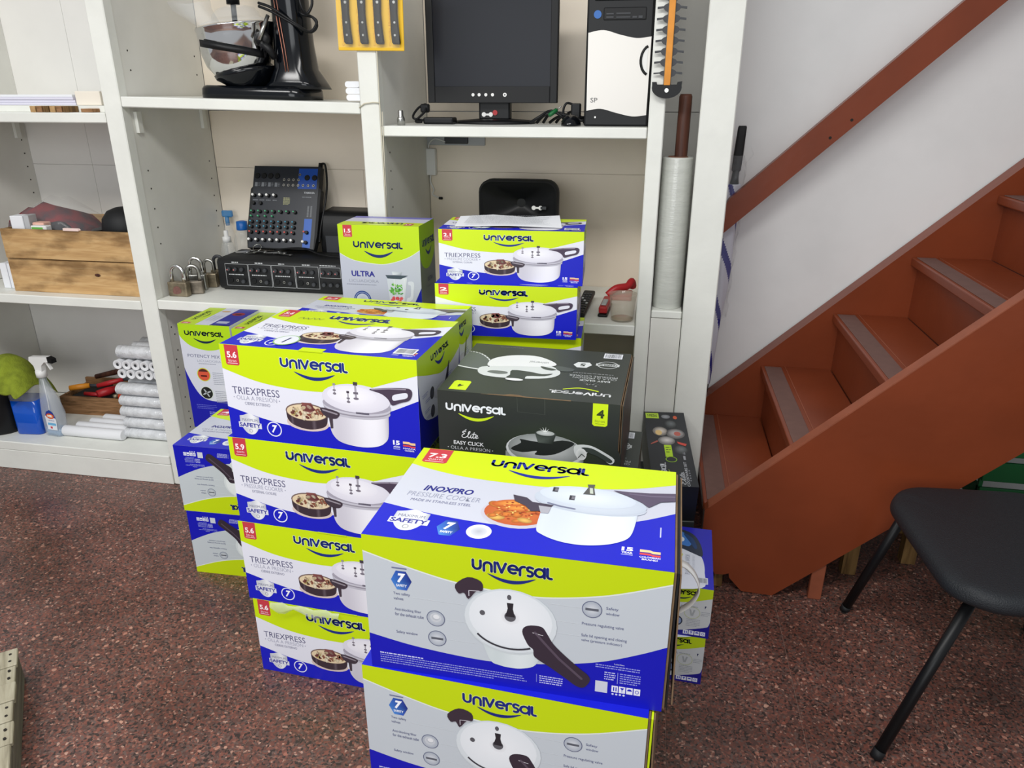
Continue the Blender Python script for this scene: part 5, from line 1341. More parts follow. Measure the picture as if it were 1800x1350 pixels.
# ---- umbrella
um = thing('umbrella', 'closed white umbrella with blue stripes in a clear sleeve, behind the handrail', 'umbrella', (.258, 2.872, .395))
axis = [(.258, 0), (.262, .25), (.268, .5), (.276, .8), (.289, 1.02)]
UX = lambda z: .0 + .031 * (z / 1.02) ** 1.5
ucol = MB()
def stripe(z, k, n):
    return 1 if ((k / n + z * 3.1) % .5) < .14 else 0
n = 44; zs = [.02 + .78 * i / 170 for i in range(171)]
rings = []
for z in zs:
    r_ = .008 + .024 * min(1, z / .5) if z < .5 else .032 - .008 * (z - .5) / .3
    rings.append([(UX(z) + r_ * cos(2 * pi * k / n) * (1 + .08 * sin(5 * 2 * pi * k / n + z * 20)), r_ * sin(2 * pi * k / n) * (1 + .08 * sin(5 * 2 * pi * k / n + z * 20)), z) for k in range(n)])
ucol.grid(rings, True)
ucol.bm.faces.ensure_lookup_table()
for f in ucol.bm.faces:
    c_ = f.calc_center_median()
    ang = math.atan2(c_.y, c_.x - UX(c_.z)) / (2 * pi) % 1
    f.material_index = 1 if ((ang + c_.z * 2.4) % .5) < .13 else 0
ucol.build('canopy', [mat('umbrella_white', (214, 216, 228), .5), mat('umbrella_blue', (36, 36, 130), .5)], um)
MB().cyl((0, 0, -.02), (0, 0, .03), .004, 8, .006).build('tip', M['black'], um)
s_ = [[(UX(z) + p[0], p[1], z) for p in rrect(.03 + g, .02 + g, .008, 4)] for z, g in ((.845, -.002), (.85, .002), (.9, .003), (.96, .001), (.995, .0), (1.0, -.004))]
loft(MB(), s_).build('handle', M['black_matte'], um)
MB().tube([(UX(.79), 0, .79), (UX(.82), 0, .82), (UX(.85), 0, .85)], [.018, .013, .012], 12).build('collar', M['black'], um)
rings = []
for z in [.3 + .6 * i / 26 for i in range(27)]:
    rings.append([(UX(z) + (.038 + .006 * sin(k * 2.3 + z * 60) - .012 * max(0, (z - .78) / .12)) * cos(2 * pi * k / 18), (.036 + .005 * sin(k * 1.7 + z * 47) - .012 * max(0, (z - .78) / .12)) * sin(2 * pi * k / 18), z) for k in range(18)])
sl = MB().grid(rings, True, (False, False))
sl.grid([[(UX(.86) + .02, -.01, .86), (UX(.86) + .024, .008, .86)], [(.075, -.02, .9), (.078, .0, .91)], [(.06, -.02, .94), (.064, .0, .935)]], False)
sl.build('plastic_sleeve', glassy('sleeve_plastic', (235, 238, 242), .1, .12), um)
um.location = (.258, 2.868, .398)

# ---- loudspeaker behind the slim stack
sp = thing('loudspeaker', 'black loudspeaker standing behind the slim stack of boxes', 'speaker', (-.472, 2.6, .7852))
secs = []
for y, w_, h_ in ((.012, .285, .44), (.0, .275, .43)):
    pass
def sp_sec(y, w_, h_, r): return [(p[0], y, .22 + p[1]) for p in rrect(w_, h_, r, 5)]
loft(MB(), [sp_sec(.0, .27, .425, .04), sp_sec(.008, .282, .438, .044), sp_sec(.05, .282, .438, .044), sp_sec(.24, .2, .4, .04)], caps=(False, True)).build('cabinet', M['black_matte'], sp)
hn = MB()
loft(hn, [sp_sec(.0, .27, .425, .04), sp_sec(.006, .25, .405, .034)], caps=(False, False))
R0 = [(p[0], .006, .22 + p[1]) for p in rrect(.25, .405, .034, 5)]
hn.grid([[(p[0], .006, p[1]) for p in rrect(.25, .135, .034, 5, 0, .355)], [(p[0], .03, p[1]) for p in rrect(.16, .09, .03, 5, 0, .352)], [(p[0], .075, p[1]) for p in rrect(.03, .03, .012, 5, 0, .352)]], True, (False, True))
hn.prism([(-.125, .018), (.125, .018), (.125, .286), (-.125, .286)], 'Y', .0055, .012)
hn.build('horn_baffle', M['black'], sp)
MB().lathe([(.105, 0), (.11, -.006), (.1, -.008), (.09, .012), (.03, .03), (.0, .022)], 30, (0, .005, .155), axis='Y', caps=(False, False)).build('woofer', M['dark_grey'], sp)
tagdisc(sp, .068, .012, .345); MB().box(.08, .1, .008, .011, .34, .35).build('tape_bit', M['dark_grey'], sp)

# ---- powered mixer amplifier
am = thing('amplifier', 'black powered mixer amplifier with rows of knobs on the middle shelf', 'amplifier', (-1.648, 2.566, .7865), .012)
s_ = []
AWd = .58
for x in (0, .004, AWd - .004, AWd):
    g = .004 if x in (0, AWd) else 0
    s_.append([(x, p[0], p[1]) for p in ([(.03 + g, g), (.012, .008), (.0 + g, .02), (.0 + g, .112), (.012, .124), (.19 - g, .126 - g), (.19 - g, g)])])
loft(MB(), s_).build('housing', M['black_matte'], am)
a = Art(AWd, .126); wl = (196, 198, 200)
for k in range(4):
    x0_ = 6 + 16.6 * k
    a.line('panel_lines', [(x0_, 4), (x0_, 18.6), (x0_ + 16, 18.6), (x0_ + 16, 4), (x0_, 4)], .2, wl, 1, False)
    a.micro(x0_ + 5, 20, x0_ + 11, 1, 1, .7, wl, 1, k); a.micro(x0_ + 2, 11.8, x0_ + 14, 1, 1, .6, wl, 1, k + 9)
a.line('panel_lines', [(73, 11.6), (73, 18.6), (87, 18.6), (87, 11.6), (73, 11.6)], .2, wl, 1, False); a.line('panel_lines', [(88, 4), (91, 4)], .2, wl, 1, False); a.micro(73, 20, 86, 1, 1, .6, wl, 1, 5)
for k in range(5): a.ell('panel_lines', 93.2, 3.4 + 2.4 * k, .5, .5, (190, 192, 194), 1, m=8)
a.rect('panel_lines', 94.4, 2.4, 97, 12, (44, 30, 32), 1); a.micro(92.6, 19, 98, 4, 2, .8, wl, 1, 6); a.micro(92, 22, 97, 1, 1, 1, (150, 152, 154), 1, 7)
flatart('panel_lines', a, am, FRONT(0, -.0006, 0))
kb = {}
def knob_set(name, m, pts, r, dp, parent):
    mb = MB()
    for x, z in pts: mb.cyl((x, -.0012, z), (x, -dp, z), r, 10, r * .82)
    o = mb.build(name, m, parent); o['kind'] = 'stuff'
u = AWd / 100
knob_set('knob', M['dark_grey'], [((9 + 16.6 * k + 4.6 * j) * u, 15.2 * u) for k in range(4) for j in range(3)] + [((75.4 + 4.7 * j) * u, 15.2 * u) for j in range(3)] + [((75.4 + 4.7 * j) * u, 7.2 * u) for j in range(3)] + [((18.6 + 16.6 * k) * u, 7.2 * u) for k in range(4)], .0082, .013, am)
knob_set('knob_pointer', mat('pink_pointer', (206, 120, 120), .5), [((8.4 + 16.6 * k + 4.6 * j) * u, 15.0 * u) for k in range(4) for j in range(2)] + [((74.8 + 4.7 * j) * u, 15 * u) for j in range(3)], .0028, .0145, am)
knob_set('jack', M['steel'], [((14 + 16.6 * k) * u, 7.6 * u) for k in range(4)], .0062, .004, am)
knob_set('jack_hole', M['hole'], [((14 + 16.6 * k) * u, 7.6 * u) for k in range(4)], .0036, .0046, am)
knob_set('mic_socket', M['black'], [((9 + 16.6 * k) * u, 7.6 * u) for k in range(4)], .011, .0025, am)

# ---- mixing console leaning on the wall
mc = thing('mixing_console', 'black and blue audio mixing console leaning upright behind the amplifier', 'audio mixer', (-1.6, 2.722, .9265), .008)
mc.rotation_euler = (radians(-24), 0, .008)
CW, CH = .285, .335
MB().prism([(0, 0), (CW, 0), (CW + .008, .06), (CW + .008, .24), (CW, .25), (CW, CH), (0, CH), (0, .25), (-.008, .24), (-.008, .06)], 'Y', 0, .03).build('chassis', M['black_matte'], mc)
a = Art(CW, CH)
Yc = lambda v: v * 117.5 / 100
a.rect('console_print', 1, 1, 99, Yc(99), (34, 38, 46), 1)
a.rect('console_print', 68, Yc(73), 96, Yc(97.5), (22, 72, 160), 2); a.rect('console_print', 82, Yc(2), 93.5, Yc(37), (40, 92, 180), 2)
a.text('console_print', 'YAMAHA', 78, Yc(67.2), 94, Yc(69.6), (180, 184, 190), 2, .02); a.micro(76, Yc(63.4), 94, 1, 1, .9, (130, 134, 140), 2, 2)
for k in range(4):
    a.rect('console_print', 3 + 10 * k, Yc(75), 7 + 10 * k, Yc(80), (120, 124, 130), 2); a.micro(8 + 10 * k, Yc(79.6), 11 + 10 * k, 3, 2, .8, (120, 124, 130), 2, k)
for k in range(10):
    for j in range(2): a.rect('console_print', 85 + 4.6 * j, Yc(39.4) + 1.6 * k, 87.6 + 4.6 * j, Yc(39.4) + 1.6 * k + .8, (120, 124, 128), 2)
for k in range(4): a.micro(2 + 10 * k, Yc(58.8), 10 + 10 * k, 1, 1, .8, (140, 144, 150), 2, k + 3)
a.micro(48, Yc(62), 58, 6, 1.8, 1.1, (150, 150, 110), 2, 6)
flatart('console_print', a, mc, FRONT(0, -.0004, 0))
v_ = CW / 100
rowx = [2.6 + 10.6 * k for k in range(7)]
def pts(rows, xs): return [(x * v_, Yc(y) * v_) for y in rows for x in xs]
knob_set('mic_socket', M['black'], pts([88], [6, 16, 26, 36]) + pts([86.5], [81, 92]), .0118, .004, mc)
knob_set('jack', M['steel'], pts([83.6, 77], [47, 54, 61, 68.6]) + pts([77], [76, 83.6, 91.4]) + pts([90], [70]), .0058, .003, mc)
knob_set('jack_hole', M['hole'], pts([83.6, 77], [47, 54, 61, 68.6]) + pts([77], [76, 83.6, 91.4]) + pts([90], [70]), .0036, .0034, mc)
knob_set('knob_cap_white', M['white'], pts([64], rowx[:4]) + pts([10], rowx) + pts([9], [83.6]), .0058, .014, mc)
knob_set('knob_cap_green', mat('green_cap', (70, 170, 120), .5), pts([44.5], rowx) + pts([38.4], rowx[:4]), .0036, .013, mc)
knob_set('knob_cap_teal', mat('teal_cap', (56, 140, 170), .5), pts([32, 26], rowx), .0036, .013, mc)
knob_set('knob_cap_red', mat('coral_cap', (206, 84, 76), .5), pts([19.4], rowx) + pts([21], [84]), .004, .013, mc)
knob_set('knob', M['black'], [(x + .0045, z - .001) for x, z in pts([44.5, 32, 26, 19.4, 10], rowx) + pts([64], rowx[:4]) + pts([54.6], rowx[:2]) + pts([20.6, 8.6], [86])], .0078, .011, mc)
xl = MB().cyl((CW - .012, .02, CH - .02), (CW - .01, .018, CH + .02), .009, 12).tube(cr([(CW - .01, .018, CH + .018), (CW + .01, .016, CH + .012), (CW + .022, .02, CH - .06), (CW + .024, .016, .2), (CW + .016, .012, .1), (CW + .02, .0, .03)], 6), .0042, 8)
tag(xl.build('microphone_lead', M['black'], None), 'black microphone lead hanging down the right side of the mixing console', 'cable')
bpy.data.objects['microphone_lead'].location = mc.location; bpy.data.objects['microphone_lead'].rotation_euler = mc.rotation_euler
ks = MB(); r6 = random.Random(6)
for k in range(12):
    x = -1.52 + r6.uniform(-.08, .12); y = 2.66 + r6.uniform(-.03, .03); a_ = r6.uniform(-.5, .9); l = r6.uniform(.035, .06)
    z = .9172 + .0022 * (k % 4)
    dx, dy = cos(a_) * l / 2, sin(a_) * l / 2
    ks.box(-l / 2, l / 2, -.003, .003, 0, .0018, M4=Matrix.Translation((x, y, z)) @ Matrix.Rotation(a_, 4, 'Z')); ks.cyl((x + dx, y + dy, z), (x + dx, y + dy, z + .002), .009, 12)
ks.tube([(-1.545 + .017 * cos(t * .4), 2.70 + .012 * sin(t * .4) , .932 + .012 * sin(t * .4)) for t in range(17)], .0016, 6)
tag(ks.build('key_bunch', M['steel'], None), 'bunch of metal keys lying on top of the amplifier', 'keys', kind='stuff')
bs = MB(); rings = []
for p in cr([(-1.47, 2.7, .923), (-1.40, 2.69, .935), (-1.33, 2.68, .938), (-1.27, 2.665, .925), (-1.21, 2.655, .9185), (-1.15, 2.66, .917)], 6):
    rings.append([(p[0], p[1] - .007, p[2]), (p[0], p[1] + .007, p[2] + .002), (p[0], p[1] + .007, p[2] + .004), (p[0], p[1] - .007, p[2] + .002)])
bs.grid(rings, True); tag(bs.build('strap', M['black'], None), 'black strap curling over the amplifier top', 'strap')
s2 = thing('powered_speaker', 'black powered speaker box behind the right end of the amplifier', 'speaker', (-1.302, 2.772, .7865))
s_ = [[(x, p[0], p[1]) for p in ((.0, 0), (-.002, .20), (.02, .262), (.03, .278), (.135, .285), (.135, 0))] for x in (0, .006, .22, .226)]
loft(MB(), s_).build('cabinet', M['black'], s2)
MB().box(.02, .2, -.004, -.0022, .03, .19, .001, 1).build('grille', M['dark_grey'], s2)
tagdisc(s2, .105, -.004, .165)

# ---- padlocks
def padlock(label, x, y, w_, h_, d_, sh_, m1, m2, rz):
    t = thing('padlock', label, 'padlock', (x, y, .7865), rz, 'padlocks beside the amplifier')
    MB().box(-w_ / 2, w_ / 2, -d_ / 2, d_ / 2, 0, h_, .004, 2).build('body', m1, t)
    r_ = w_ * .33
    p = [(-r_, 0, h_ - .004), (-r_, 0, h_ + sh_)] + [(r_ * cos(radians(180 - 15 * k)), 0, h_ + sh_ + r_ * sin(radians(15 * k))) for k in range(1, 12)] + [(r_, 0, h_ + sh_), (r_, 0, h_ - .004)]
    MB().tube(p, w_ * .105, 8).build('shackle', m2, t)
    return t
p1 = padlock('frontmost padlock, brass body with a red smudge, at the shelf edge', -1.752, 2.462, .078, .055, .03, .034, M['brass'], M['chrome'], .0)
MB().prism(cr([(-.018, .014), (-.006, .01), (.012, .014), (.017, .026), (.006, .04), (-.012, .036)], 4, True), 'Y', -.0158, -.0151).build('red_smudge', mat('faded_red', (122, 84, 76), .7, noise=.25, nscale=120), p1)
padlock('padlock right behind the frontmost one, tarnished body', -1.716, 2.505, .066, .05, .026, .036, M['old_steel'], M['steel'], .35)
padlock('grey padlock with the tallest shackle, third from the front', -1.738, 2.562, .07, .062, .03, .04, M['steel'], M['chrome'], .25)
padlock('tarnished padlock fourth from the front, left of the amplifier', -1.714, 2.612, .056, .056, .028, .034, M['brass'], M['steel'], .2)
padlock('dark-shackled padlock furthest back, touching the amplifier side', -1.705, 2.668, .062, .058, .03, .034, M['brass'], M['dark_grey'], .05)
# ---- small bottles
b1 = thing('pump_bottle', 'small clear bottle with a white pump cap behind the amplifier', 'bottle', (-1.735, 2.80, .7865))
MB().lathe([(.026, 0), (.03, .006), (.03, .11), (.022, .14), (.014, .15)], 20).build('bottle', M['clear'], b1); MB().lathe([(.0175, .143), (.0175, .165), (.009, .168), (.009, .19), (.006, .192)], 16).build('pump', M['white'], b1)
b2 = thing('blue_cap_bottle', 'clear bottle with a bright blue cap in the corner behind the amplifier', 'bottle', (-1.695, 2.862, .7865))
MB().lathe([(.036, 0), (.04, .008), (.04, .14), (.03, .175), (.021, .19)], 22).build('bottle', M['clear'], b2); MB().lathe([(.023, .185), (.024, .19), (.022, .22), (.012, .223)], 18).build('cap', M['blue'], b2)
b3 = thing('spray_bottle', 'slim clear bottle with a pale blue nozzle in the corner behind the blue-capped one', 'bottle', (-1.765, 2.872, .7865))
MB().lathe([(.026, 0), (.028, .006), (.028, .15), (.012, .21)], 18).build('bottle', M['clear'], b3); MB().box(-.02, .028, -.008, .008, .235, .262, .004, 1).cyl((0, 0, .2), (0, 0, .24), .009, 12).build('nozzle', glassy('pale_blue', (60, 140, 200), .7), b3)

# ---- right bay: remote, gadget, cup
rm = thing('remote_control', 'black remote control lying tilted on the right shelf', 'remote', (-.223, 2.57, .7953), -.05)
rm.rotation_euler = (radians(4), 0, -.06)
MB().box(-.021, .021, -.13, .13, 0, .018, .005, 2).build('shell', M['black'], rm)
for i in range(3):
    for j in range(8): MB().box(-.0145 + .011 * i, -.0065 + .011 * i, -.105 + .026 * j, -.092 + .026 * j, .018, .0205, .001, 1).build('key', M['grey_lt'] if (i + j) % 5 == 0 else M['dark_grey'], rm)
gg = thing('stapler', 'small red and black stapler between the remote and the cup', 'stapler', (-.146, 2.56, .7855), -.05)
MB().box(-.017, .017, -.09, .075, 0, .01, .004, 2).build('base', M['black'], gg); MB().box(-.015, .015, -.085, .07, .011, .036, .006, 2).build('arm', M['red'], gg); MB().box(-.009, .009, -.07, .0, .036, .042, .002, 1).build('pad', M['grey_lt'], gg)
gc = thing('plastic_cup', 'clear plastic cup stained brown inside, at the right shelf edge', 'cup', (-.083, 2.452, .7855))
MB().lathe([(.036, 0), (.038, .004), (.046, .09), (.0475, .092), (.045, .09), (.0365, .006)], 26, caps=(True, False)).build('cup', glassy('cup_plastic', (226, 218, 200), .22), gc)
MB().lathe([(.0355, .0065), (.036, .0085), (.0, .009)], 22).build('residue', glassy('coffee_residue', (150, 104, 56), .7), gc)
rw = MB().box(-.15, -.06, 2.70, 2.82, .7855, .80, .005, 2); rw.tube(cr([(-.15, 2.72, .80), (-.12, 2.73, .825), (-.08, 2.75, .83), (-.065, 2.77, .845), (-.06, 2.79, .82)], 5), [.014] * 21, 8)
tag(rw.build('red_wrapper', M['red'], None), 'crumpled red wrapper at the back of the right shelf behind the cup', 'wrapper')
sheet = thing('printed_sheet', 'white sheet with a printed table lying on the 2.1 quart box', 'paper', (-.545, 2.016, 1.1566), .10)
sm_ = MB(); rings = []
for i in range(7):
    t = i / 6; rings.append([(0 + .30 * t, 0, .0006 + .004 * sin(t * pi) ** 2), (.30 * t - .012, .19, .0006 + .006 * sin(t * pi * 1.5) ** 2)])
sm_.grid(rings, False); sm_.build('sheet', M['paper'], sheet)
a = Art(.29, .18)
for k in range(16): a.micro(8, 58 - 3.4 * k, 94, 1, 1, 1.0, (150, 154, 160), 1, k)
pp_ = flatart('table_print', a, sheet, Matrix.Translation((0, .004, .0078)))

ORD = ('leftmost', 'second', 'third', 'fourth', 'fifth', 'rightmost')
# ================================================================ left bay
for i, (x, z, h_, lab) in enumerate(((-2.452, .9125, .112, 'upper of two long wooden drawer boxes on the left middle shelf'), (-2.462, .7785, .1295, 'lower of two long wooden drawer boxes on the left middle shelf'))):
    t = thing('wooden_box', lab, 'box', (x, 2.428 + .012 * i, z), .015 - .01 * i)
    w_ = .565 if i == 0 else .56; d_ = .40; th = .012
    MB().box(0, w_, 0, th, 0, h_, .001, 1).build('front_board', M['crate_wood'], t); MB().box(0, w_, d_ - th, d_, 0, h_, .001, 1).build('back_board', M['crate_wood'], t)
    MB().box(0, th, th, d_ - th, 0, h_ - .001, .001, 1).build('end_board', M['crate_wood'], t); MB().box(w_ - th, w_, th, d_ - th, 0, h_ - .001, .001, 1).build('end_board', M['crate_wood'], t)
    MB().box(th, w_ - th, th, d_ - th, 0, .008).build('bottom_board', M['crate_wood'], t)
    if i == 1:
        kn = MB().ball((.385, -.001, .078), .008, 10, (1.6, .25, .8)).build('knot', M['dark_wood'], t)
BZ = .9175
pk = thing('green_label_packet', 'white packet with a green label in the upper wooden box', 'packet', (-2.305, 2.455, BZ)); MB().box(-.034, .034, 0, .03, 0, .117, .003, 1).build('packet', M['white'], pk); MB().box(-.028, .02, -.0012, -.0002, .1, .112).build('green_label', mat('green_label', (110, 180, 80), .5), pk)
ck = MB().box(-.036, .03, -.006, .006, -.005, .005, .001, 1).cyl((.03, 0, 0), (.037, 0, 0), .004, 8, .001)
tag(ck.build('chalk_stick', mat('pink_white', (240, 214, 206), .7), None, (-2.14, 2.4345, 1.029)), 'pinkish white crayon lying on the front edge of the upper wooden box', 'crayon')
bg = MB(); rings = []
for i in range(9):
    t = i / 8; x = -2.52 + .30 * t; h_ = .07 + .12 * sin(pi * min(1, .12 + t * .8)) ** .7 - .03 * t
    rings.append([(x, 2.50 + .03 * sin(i * 2.1), BZ + .012), (x + .01 * sin(i), 2.55, BZ + h_ * .9 + .01 * sin(i * 3)), (x, 2.62, BZ + h_ + .01 * sin(i * 2.4)), (x, 2.72 + .02 * sin(i * 1.3), BZ + h_ * .8), (x, 2.76, BZ + .012)])
rb = thing('clothes_bag', 'clear bag of dark red and grey clothes in the upper wooden box', 'bag', (0, 0, 0))
bg.grid(rings, True); bg.build('red_garment', mat('dark_red_fabric', (132, 40, 44), .9, noise=.35, nscale=16, dark=(58, 46, 52)), rb)
bg2 = MB()
for k, (x, y, z, r_) in enumerate(((-2.44, 2.53, .05, .05), (-2.36, 2.52, .045, .055), (-2.29, 2.54, .07, .045))): bg2.ball((x, y, BZ + z + .012), r_, 12, (1.3, .8, .9))
bg2.build('grey_garment', mat('dark_grey_fabric', (58, 56, 60), .9, noise=.4, nscale=30), rb)
rings2 = []
for i in range(10):
    t = i / 9; x = -2.50 + .37 * t; h_ = .18 * sin(pi * (.2 + t * .72)) + .03
    rings2.append([(x, 2.475 + .01 * sin(i * 3.3), BZ + .01), (x, 2.53 + .012 * sin(i * 2), BZ + h_ * .85 + .008 * sin(i * 5)), (x + .01, 2.62, BZ + h_ + .012 * sin(i * 3)), (x, 2.73, BZ + h_ * .7), (x, 2.78, BZ + .01)])
MB().grid(rings2, True).build('plastic_bag', glassy('bag_plastic', (225, 228, 230), .09, .1), rb)
cpm = thing('baseball_cap', 'black cap lying on the back of the upper wooden box', 'cap', (-2.045, 2.61, 1.006))
MB().lathe([(.086, 0), (.088, .02), (.082, .055), (.06, .084), (.03, .096), (0, .098)], 22).build('crown', M['black_matte'], cpm)
MB().prism(arc(-.05, .0, .085, 110, 250, 12), 'Z', 0, .012).build('brim', M['black_matte'], cpm)
cpm.location = (-2.045, 2.61, BZ + .0765)
cpb = MB().box(-.09, .09, -.08, .09, 0, .0755, .01, 2); tag(cpb.build('dark_pouch', M['black_matte'], None, (-2.045, 2.61, BZ)), 'dark pouch under the black cap in the upper wooden box', 'pouch')
wbx = thing('white_carton', 'small white carton at the left end of the upper wooden box', 'box', (-2.428, 2.462, BZ), .12); MB().box(-.001, .05, 0, .05, 0, .15, .002, 1).build('carton', M['paper'], wbx); MB().box(.051, .072, .004, .05, 0, .152, .001, 1).build('flap', M['grey_lt'], wbx)
tag(MB().box(-.0, .05, -.01, .03, 0, .125, .004, 2).build('pink_packet', mat('peach_paper', (226, 178, 160), .8), None, (-2.352, 2.49, BZ)), 'peach coloured packet beside the white carton in the upper wooden box', 'packet')
for k in range(2):
    tag(MB().box(0, .03, 0, .14, 0, .10, .002, 1).build('white_block', M['paper'], None, (-2.505 - .034 * k, 2.47, .7785)), ('white block touching the lower wooden box, on its left', 'white block at the far left of the middle shelf')[k], 'block')
# upper left shelf: papers and wooden blocks
ZS = 1.4432
pst = thing('paper_stack', 'stack of pale lilac papers on the upper left shelf', 'papers', (-2.33, 2.47, ZS + .022), 0)
for k in range(4):
    MB().box(-.08, .285 - .004 * k, .0 + .003 * (k % 2), .21, .0002 + .009 * k, .0088 + .009 * k, .001, 1).build('paper_bundle', mat('lilac_paper', (216, 214, 228), .8) if k == 0 else (bpy.data.materials['lilac_paper'] if k < 3 else M['paper']), pst)
tag(MB().box(-2.44, -1.88, 2.44, 2.7, ZS, ZS + .0218, .001, 1).build('white_board', M['paint'], None), 'loose white board under the papers on the upper left shelf', 'board')
tag(MB().box(0, .10, 0, .12, 0, .047, .003, 2).build('cream_packet', mat('cream_paper', (234, 226, 212), .8), None, (-2.035, 2.46, ZS + .022)), 'cream paper packet right of the lilac papers on the upper left shelf', 'packet')
for k in range(6):
    tag(MB().box(0, .021, 0, .05, 0, .0205, .001, 1).build('wooden_block', (M['crate_wood'], M['chipboard'], M['old_wood'])[k % 3], None, (-2.165 + .0262 * k, 2.389, ZS + .0002)), '%s small wooden block in the row on the upper left shelf edge' % ORD[k], 'block', 'wooden blocks on the upper left shelf')
tag(MB().box(0, .045, 0, .08, 0, .012, .001, 1).build('grey_card', M['chipboard'], None, (-1.975, 2.40, ZS + .0215)), 'small grey-brown card tag lying by the left post on the upper shelf', 'tag')
bpy.data.objects['grey_card'].location.y = 2.402; bpy.data.objects['grey_card'].location.z = ZS + .0002

# ---- bottom left shelf
ZB = .1292
jg = thing('black_jug', 'black plastic jug at the left end of the bottom shelf, under the green cloth', 'jug', (-2.756, 2.5, ZB), pi / 2)
MB().lathe([(.09, 0), (.095, .01), (.095, .24), (.08, .29), (.035, .33), (.03, .35)], 26, sx=.9).build('body', M['black'], jg); MB().lathe([(.034, .345), (.034, .375), (.028, .378)], 16).build('cap', mat('gold_cap', (120, 104, 40), .5), jg); MB().tube([(.05, 0, .31), (.1, 0, .3), (.105, 0, .2), (.07, 0, .16)], .012, 8).build('handle', M['black'], jg)
bb = thing('blue_liquid_bottle', 'clear square bottle of bright blue liquid on the bottom shelf', 'bottle', (-2.598, 2.508, ZB), .12)
loft(MB(), [[(p[0], p[1], z) for p in rrect(w_, d_, .02, 4)] for z, w_, d_ in ((0, .112, .09), (.004, .118, .10), (.155, .12, .10), (.156, .116, .096))]).build('liquid', M['blue_liquid'], bb)
loft(MB(), [[(p[0], p[1], z) for p in rrect(w_, d_, .02, 4)] for z, w_, d_ in ((.157, .12, .102), (.20, .12, .102), (.222, .10, .085), (.238, .05, .05), (.255, .046, .046))]).build('shoulder', M['clear'], bb); MB().lathe([(.026, .252), (.026, .272), (.02, .274)], 16).build('cap', M['white'], bb)
gc_ = MB(); rings = []
N_ = 19
def pick(t, ks):
    t = max(0, min(.9999, t)) * (len(ks) - 1); i = int(t); f = t - i; f = f * f * (3 - 2 * f)
    return ks[i] * (1 - f) + ks[i + 1] * f
for i in range(N_):
    u_ = i / (N_ - 1); row = []
    x = -2.80 + .265 * u_
    rz_ = pick(u_, [.30, .315, .335, .355, .345, .30, .22]); hz = pick(u_, [.17, .15, .14, .19, .21, .21, .20]); ry = pick(u_, [2.43, 2.44, 2.47, 2.50, 2.505, 2.50, 2.50])
    for j in range(9):
        v__ = j / 8
        if v__ <= .5: q = v__ / .5; y = 2.392 + (ry - 2.392) * q ** 1.5; z = hz + (rz_ - hz) * (1 - (1 - q) ** 1.6)
        else: q = (v__ - .5) / .5; y = ry + .11 * q; z = rz_ - .06 * q * q - (.03 * q if u_ > .5 else 0)
        row.append((x + .006 * sin(j * 1.3 + i), y + .007 * sin(u_ * 24 + j) * (1 - v__), ZB + z + .004 * sin(u_ * 30 + v__ * 4)))
    rings.append(row)
gc_.grid(rings, False); o = gc_.build('green_cloth', M['green_cloth'], None)
md = o.modifiers.new('thick', 'SOLIDIFY'); md.thickness = .004; md2 = o.modifiers.new('smooth', 'SUBSURF'); md2.levels = 1; md2.render_levels = 1
tag(o, 'olive green cloth draped over the jug and the blue bottle', 'cloth')
sb = thing('trigger_spray_bottle', 'clear trigger spray bottle with a white head beside the blue liquid', 'bottle', (-2.478, 2.49, ZB), -.1)
loft(MB(), [[(p[0] + cx, p[1], z) for p in rrect(w_, d_, .018, 4)] for z, w_, d_, cx in ((0, .085, .05, 0), (.004, .09, .054, 0), (.04, .09, .054, 0), (.1, .096, .054, .004), (.16, .075, .05, .0), (.21, .05, .042, -.006), (.25, .032, .032, -.01), (.27, .03, .03, -.01))]).build('bottle', glassy('spray_plastic', (214, 222, 232), .34), sb)
loft(MB(), [[(p[0], p[1], z) for p in rrect(.08, .044, .015, 4)] for z in (.004, .034)]).build('liquid', glassy('pale_liquid', (150, 190, 226), .7), sb)
MB().lathe([(.021, .265), (.021, .292), (.016, .294)], 16, (-.01, 0, 0)).build('collar', M['white'], sb)
MB().prism([(-.045, .352), (.05, .36), (.052, .338), (.03, .335), (.012, .318), (.008, .292), (-.026, .292), (-.03, .315), (-.05, .335)], 'Y', -.011, .011).build('head', M['white'], sb)
MB().prism([(.03, .336), (.04, .335), (.055, .305), (.05, .302)], 'Y', -.006, .006).build('trigger', M['white'], sb); MB().prism([(.052, .36), (.075, .352), (.075, .335), (.053, .336)], 'Y', -.012, .012).build('nozzle', M['black'], sb)
MB().tube([(-.01, 0, .27), (-.012, 0, .15), (-.025, 0, .02)], .0025, 6).build('dip_tube', M['white'], sb)
a = Art(.07, .1)
a.poly('label_print', [(18, 4), (90, 4), (97, 70), (80, 120), (60, 136), (34, 124), (16, 90)], (228, 232, 238), 1); a.poly('label_print', [(18, 96), (96, 84), (82, 122), (60, 137), (34, 124)], (24, 60, 150), 2)
a.ell('label_print', 56, 96, 30, 18, (206, 60, 40), 3); a.ell('label_print', 56, 96, 26, 14, (226, 120, 50), 3.5); a.text('label_print', 'MR', 38, 88, 74, 104, (250, 250, 250), 4, .04); a.text('label_print', 'LIMPIA', 34, 62, 80, 70, (40, 80, 160), 2); a.rect('label_print', 26, 34, 88, 50, (110, 180, 220), 2); a.rect('label_print', 40, 12, 56, 26, (206, 60, 70), 2)
flatart('label_print', a, sb, FRONT(-.026, -.0278, .03))
tb_ = thing('tool_tray', 'brown chipboard tool tray at the back of the bottom shelf', 'tray', (-2.62, 2.69, ZB), .04)
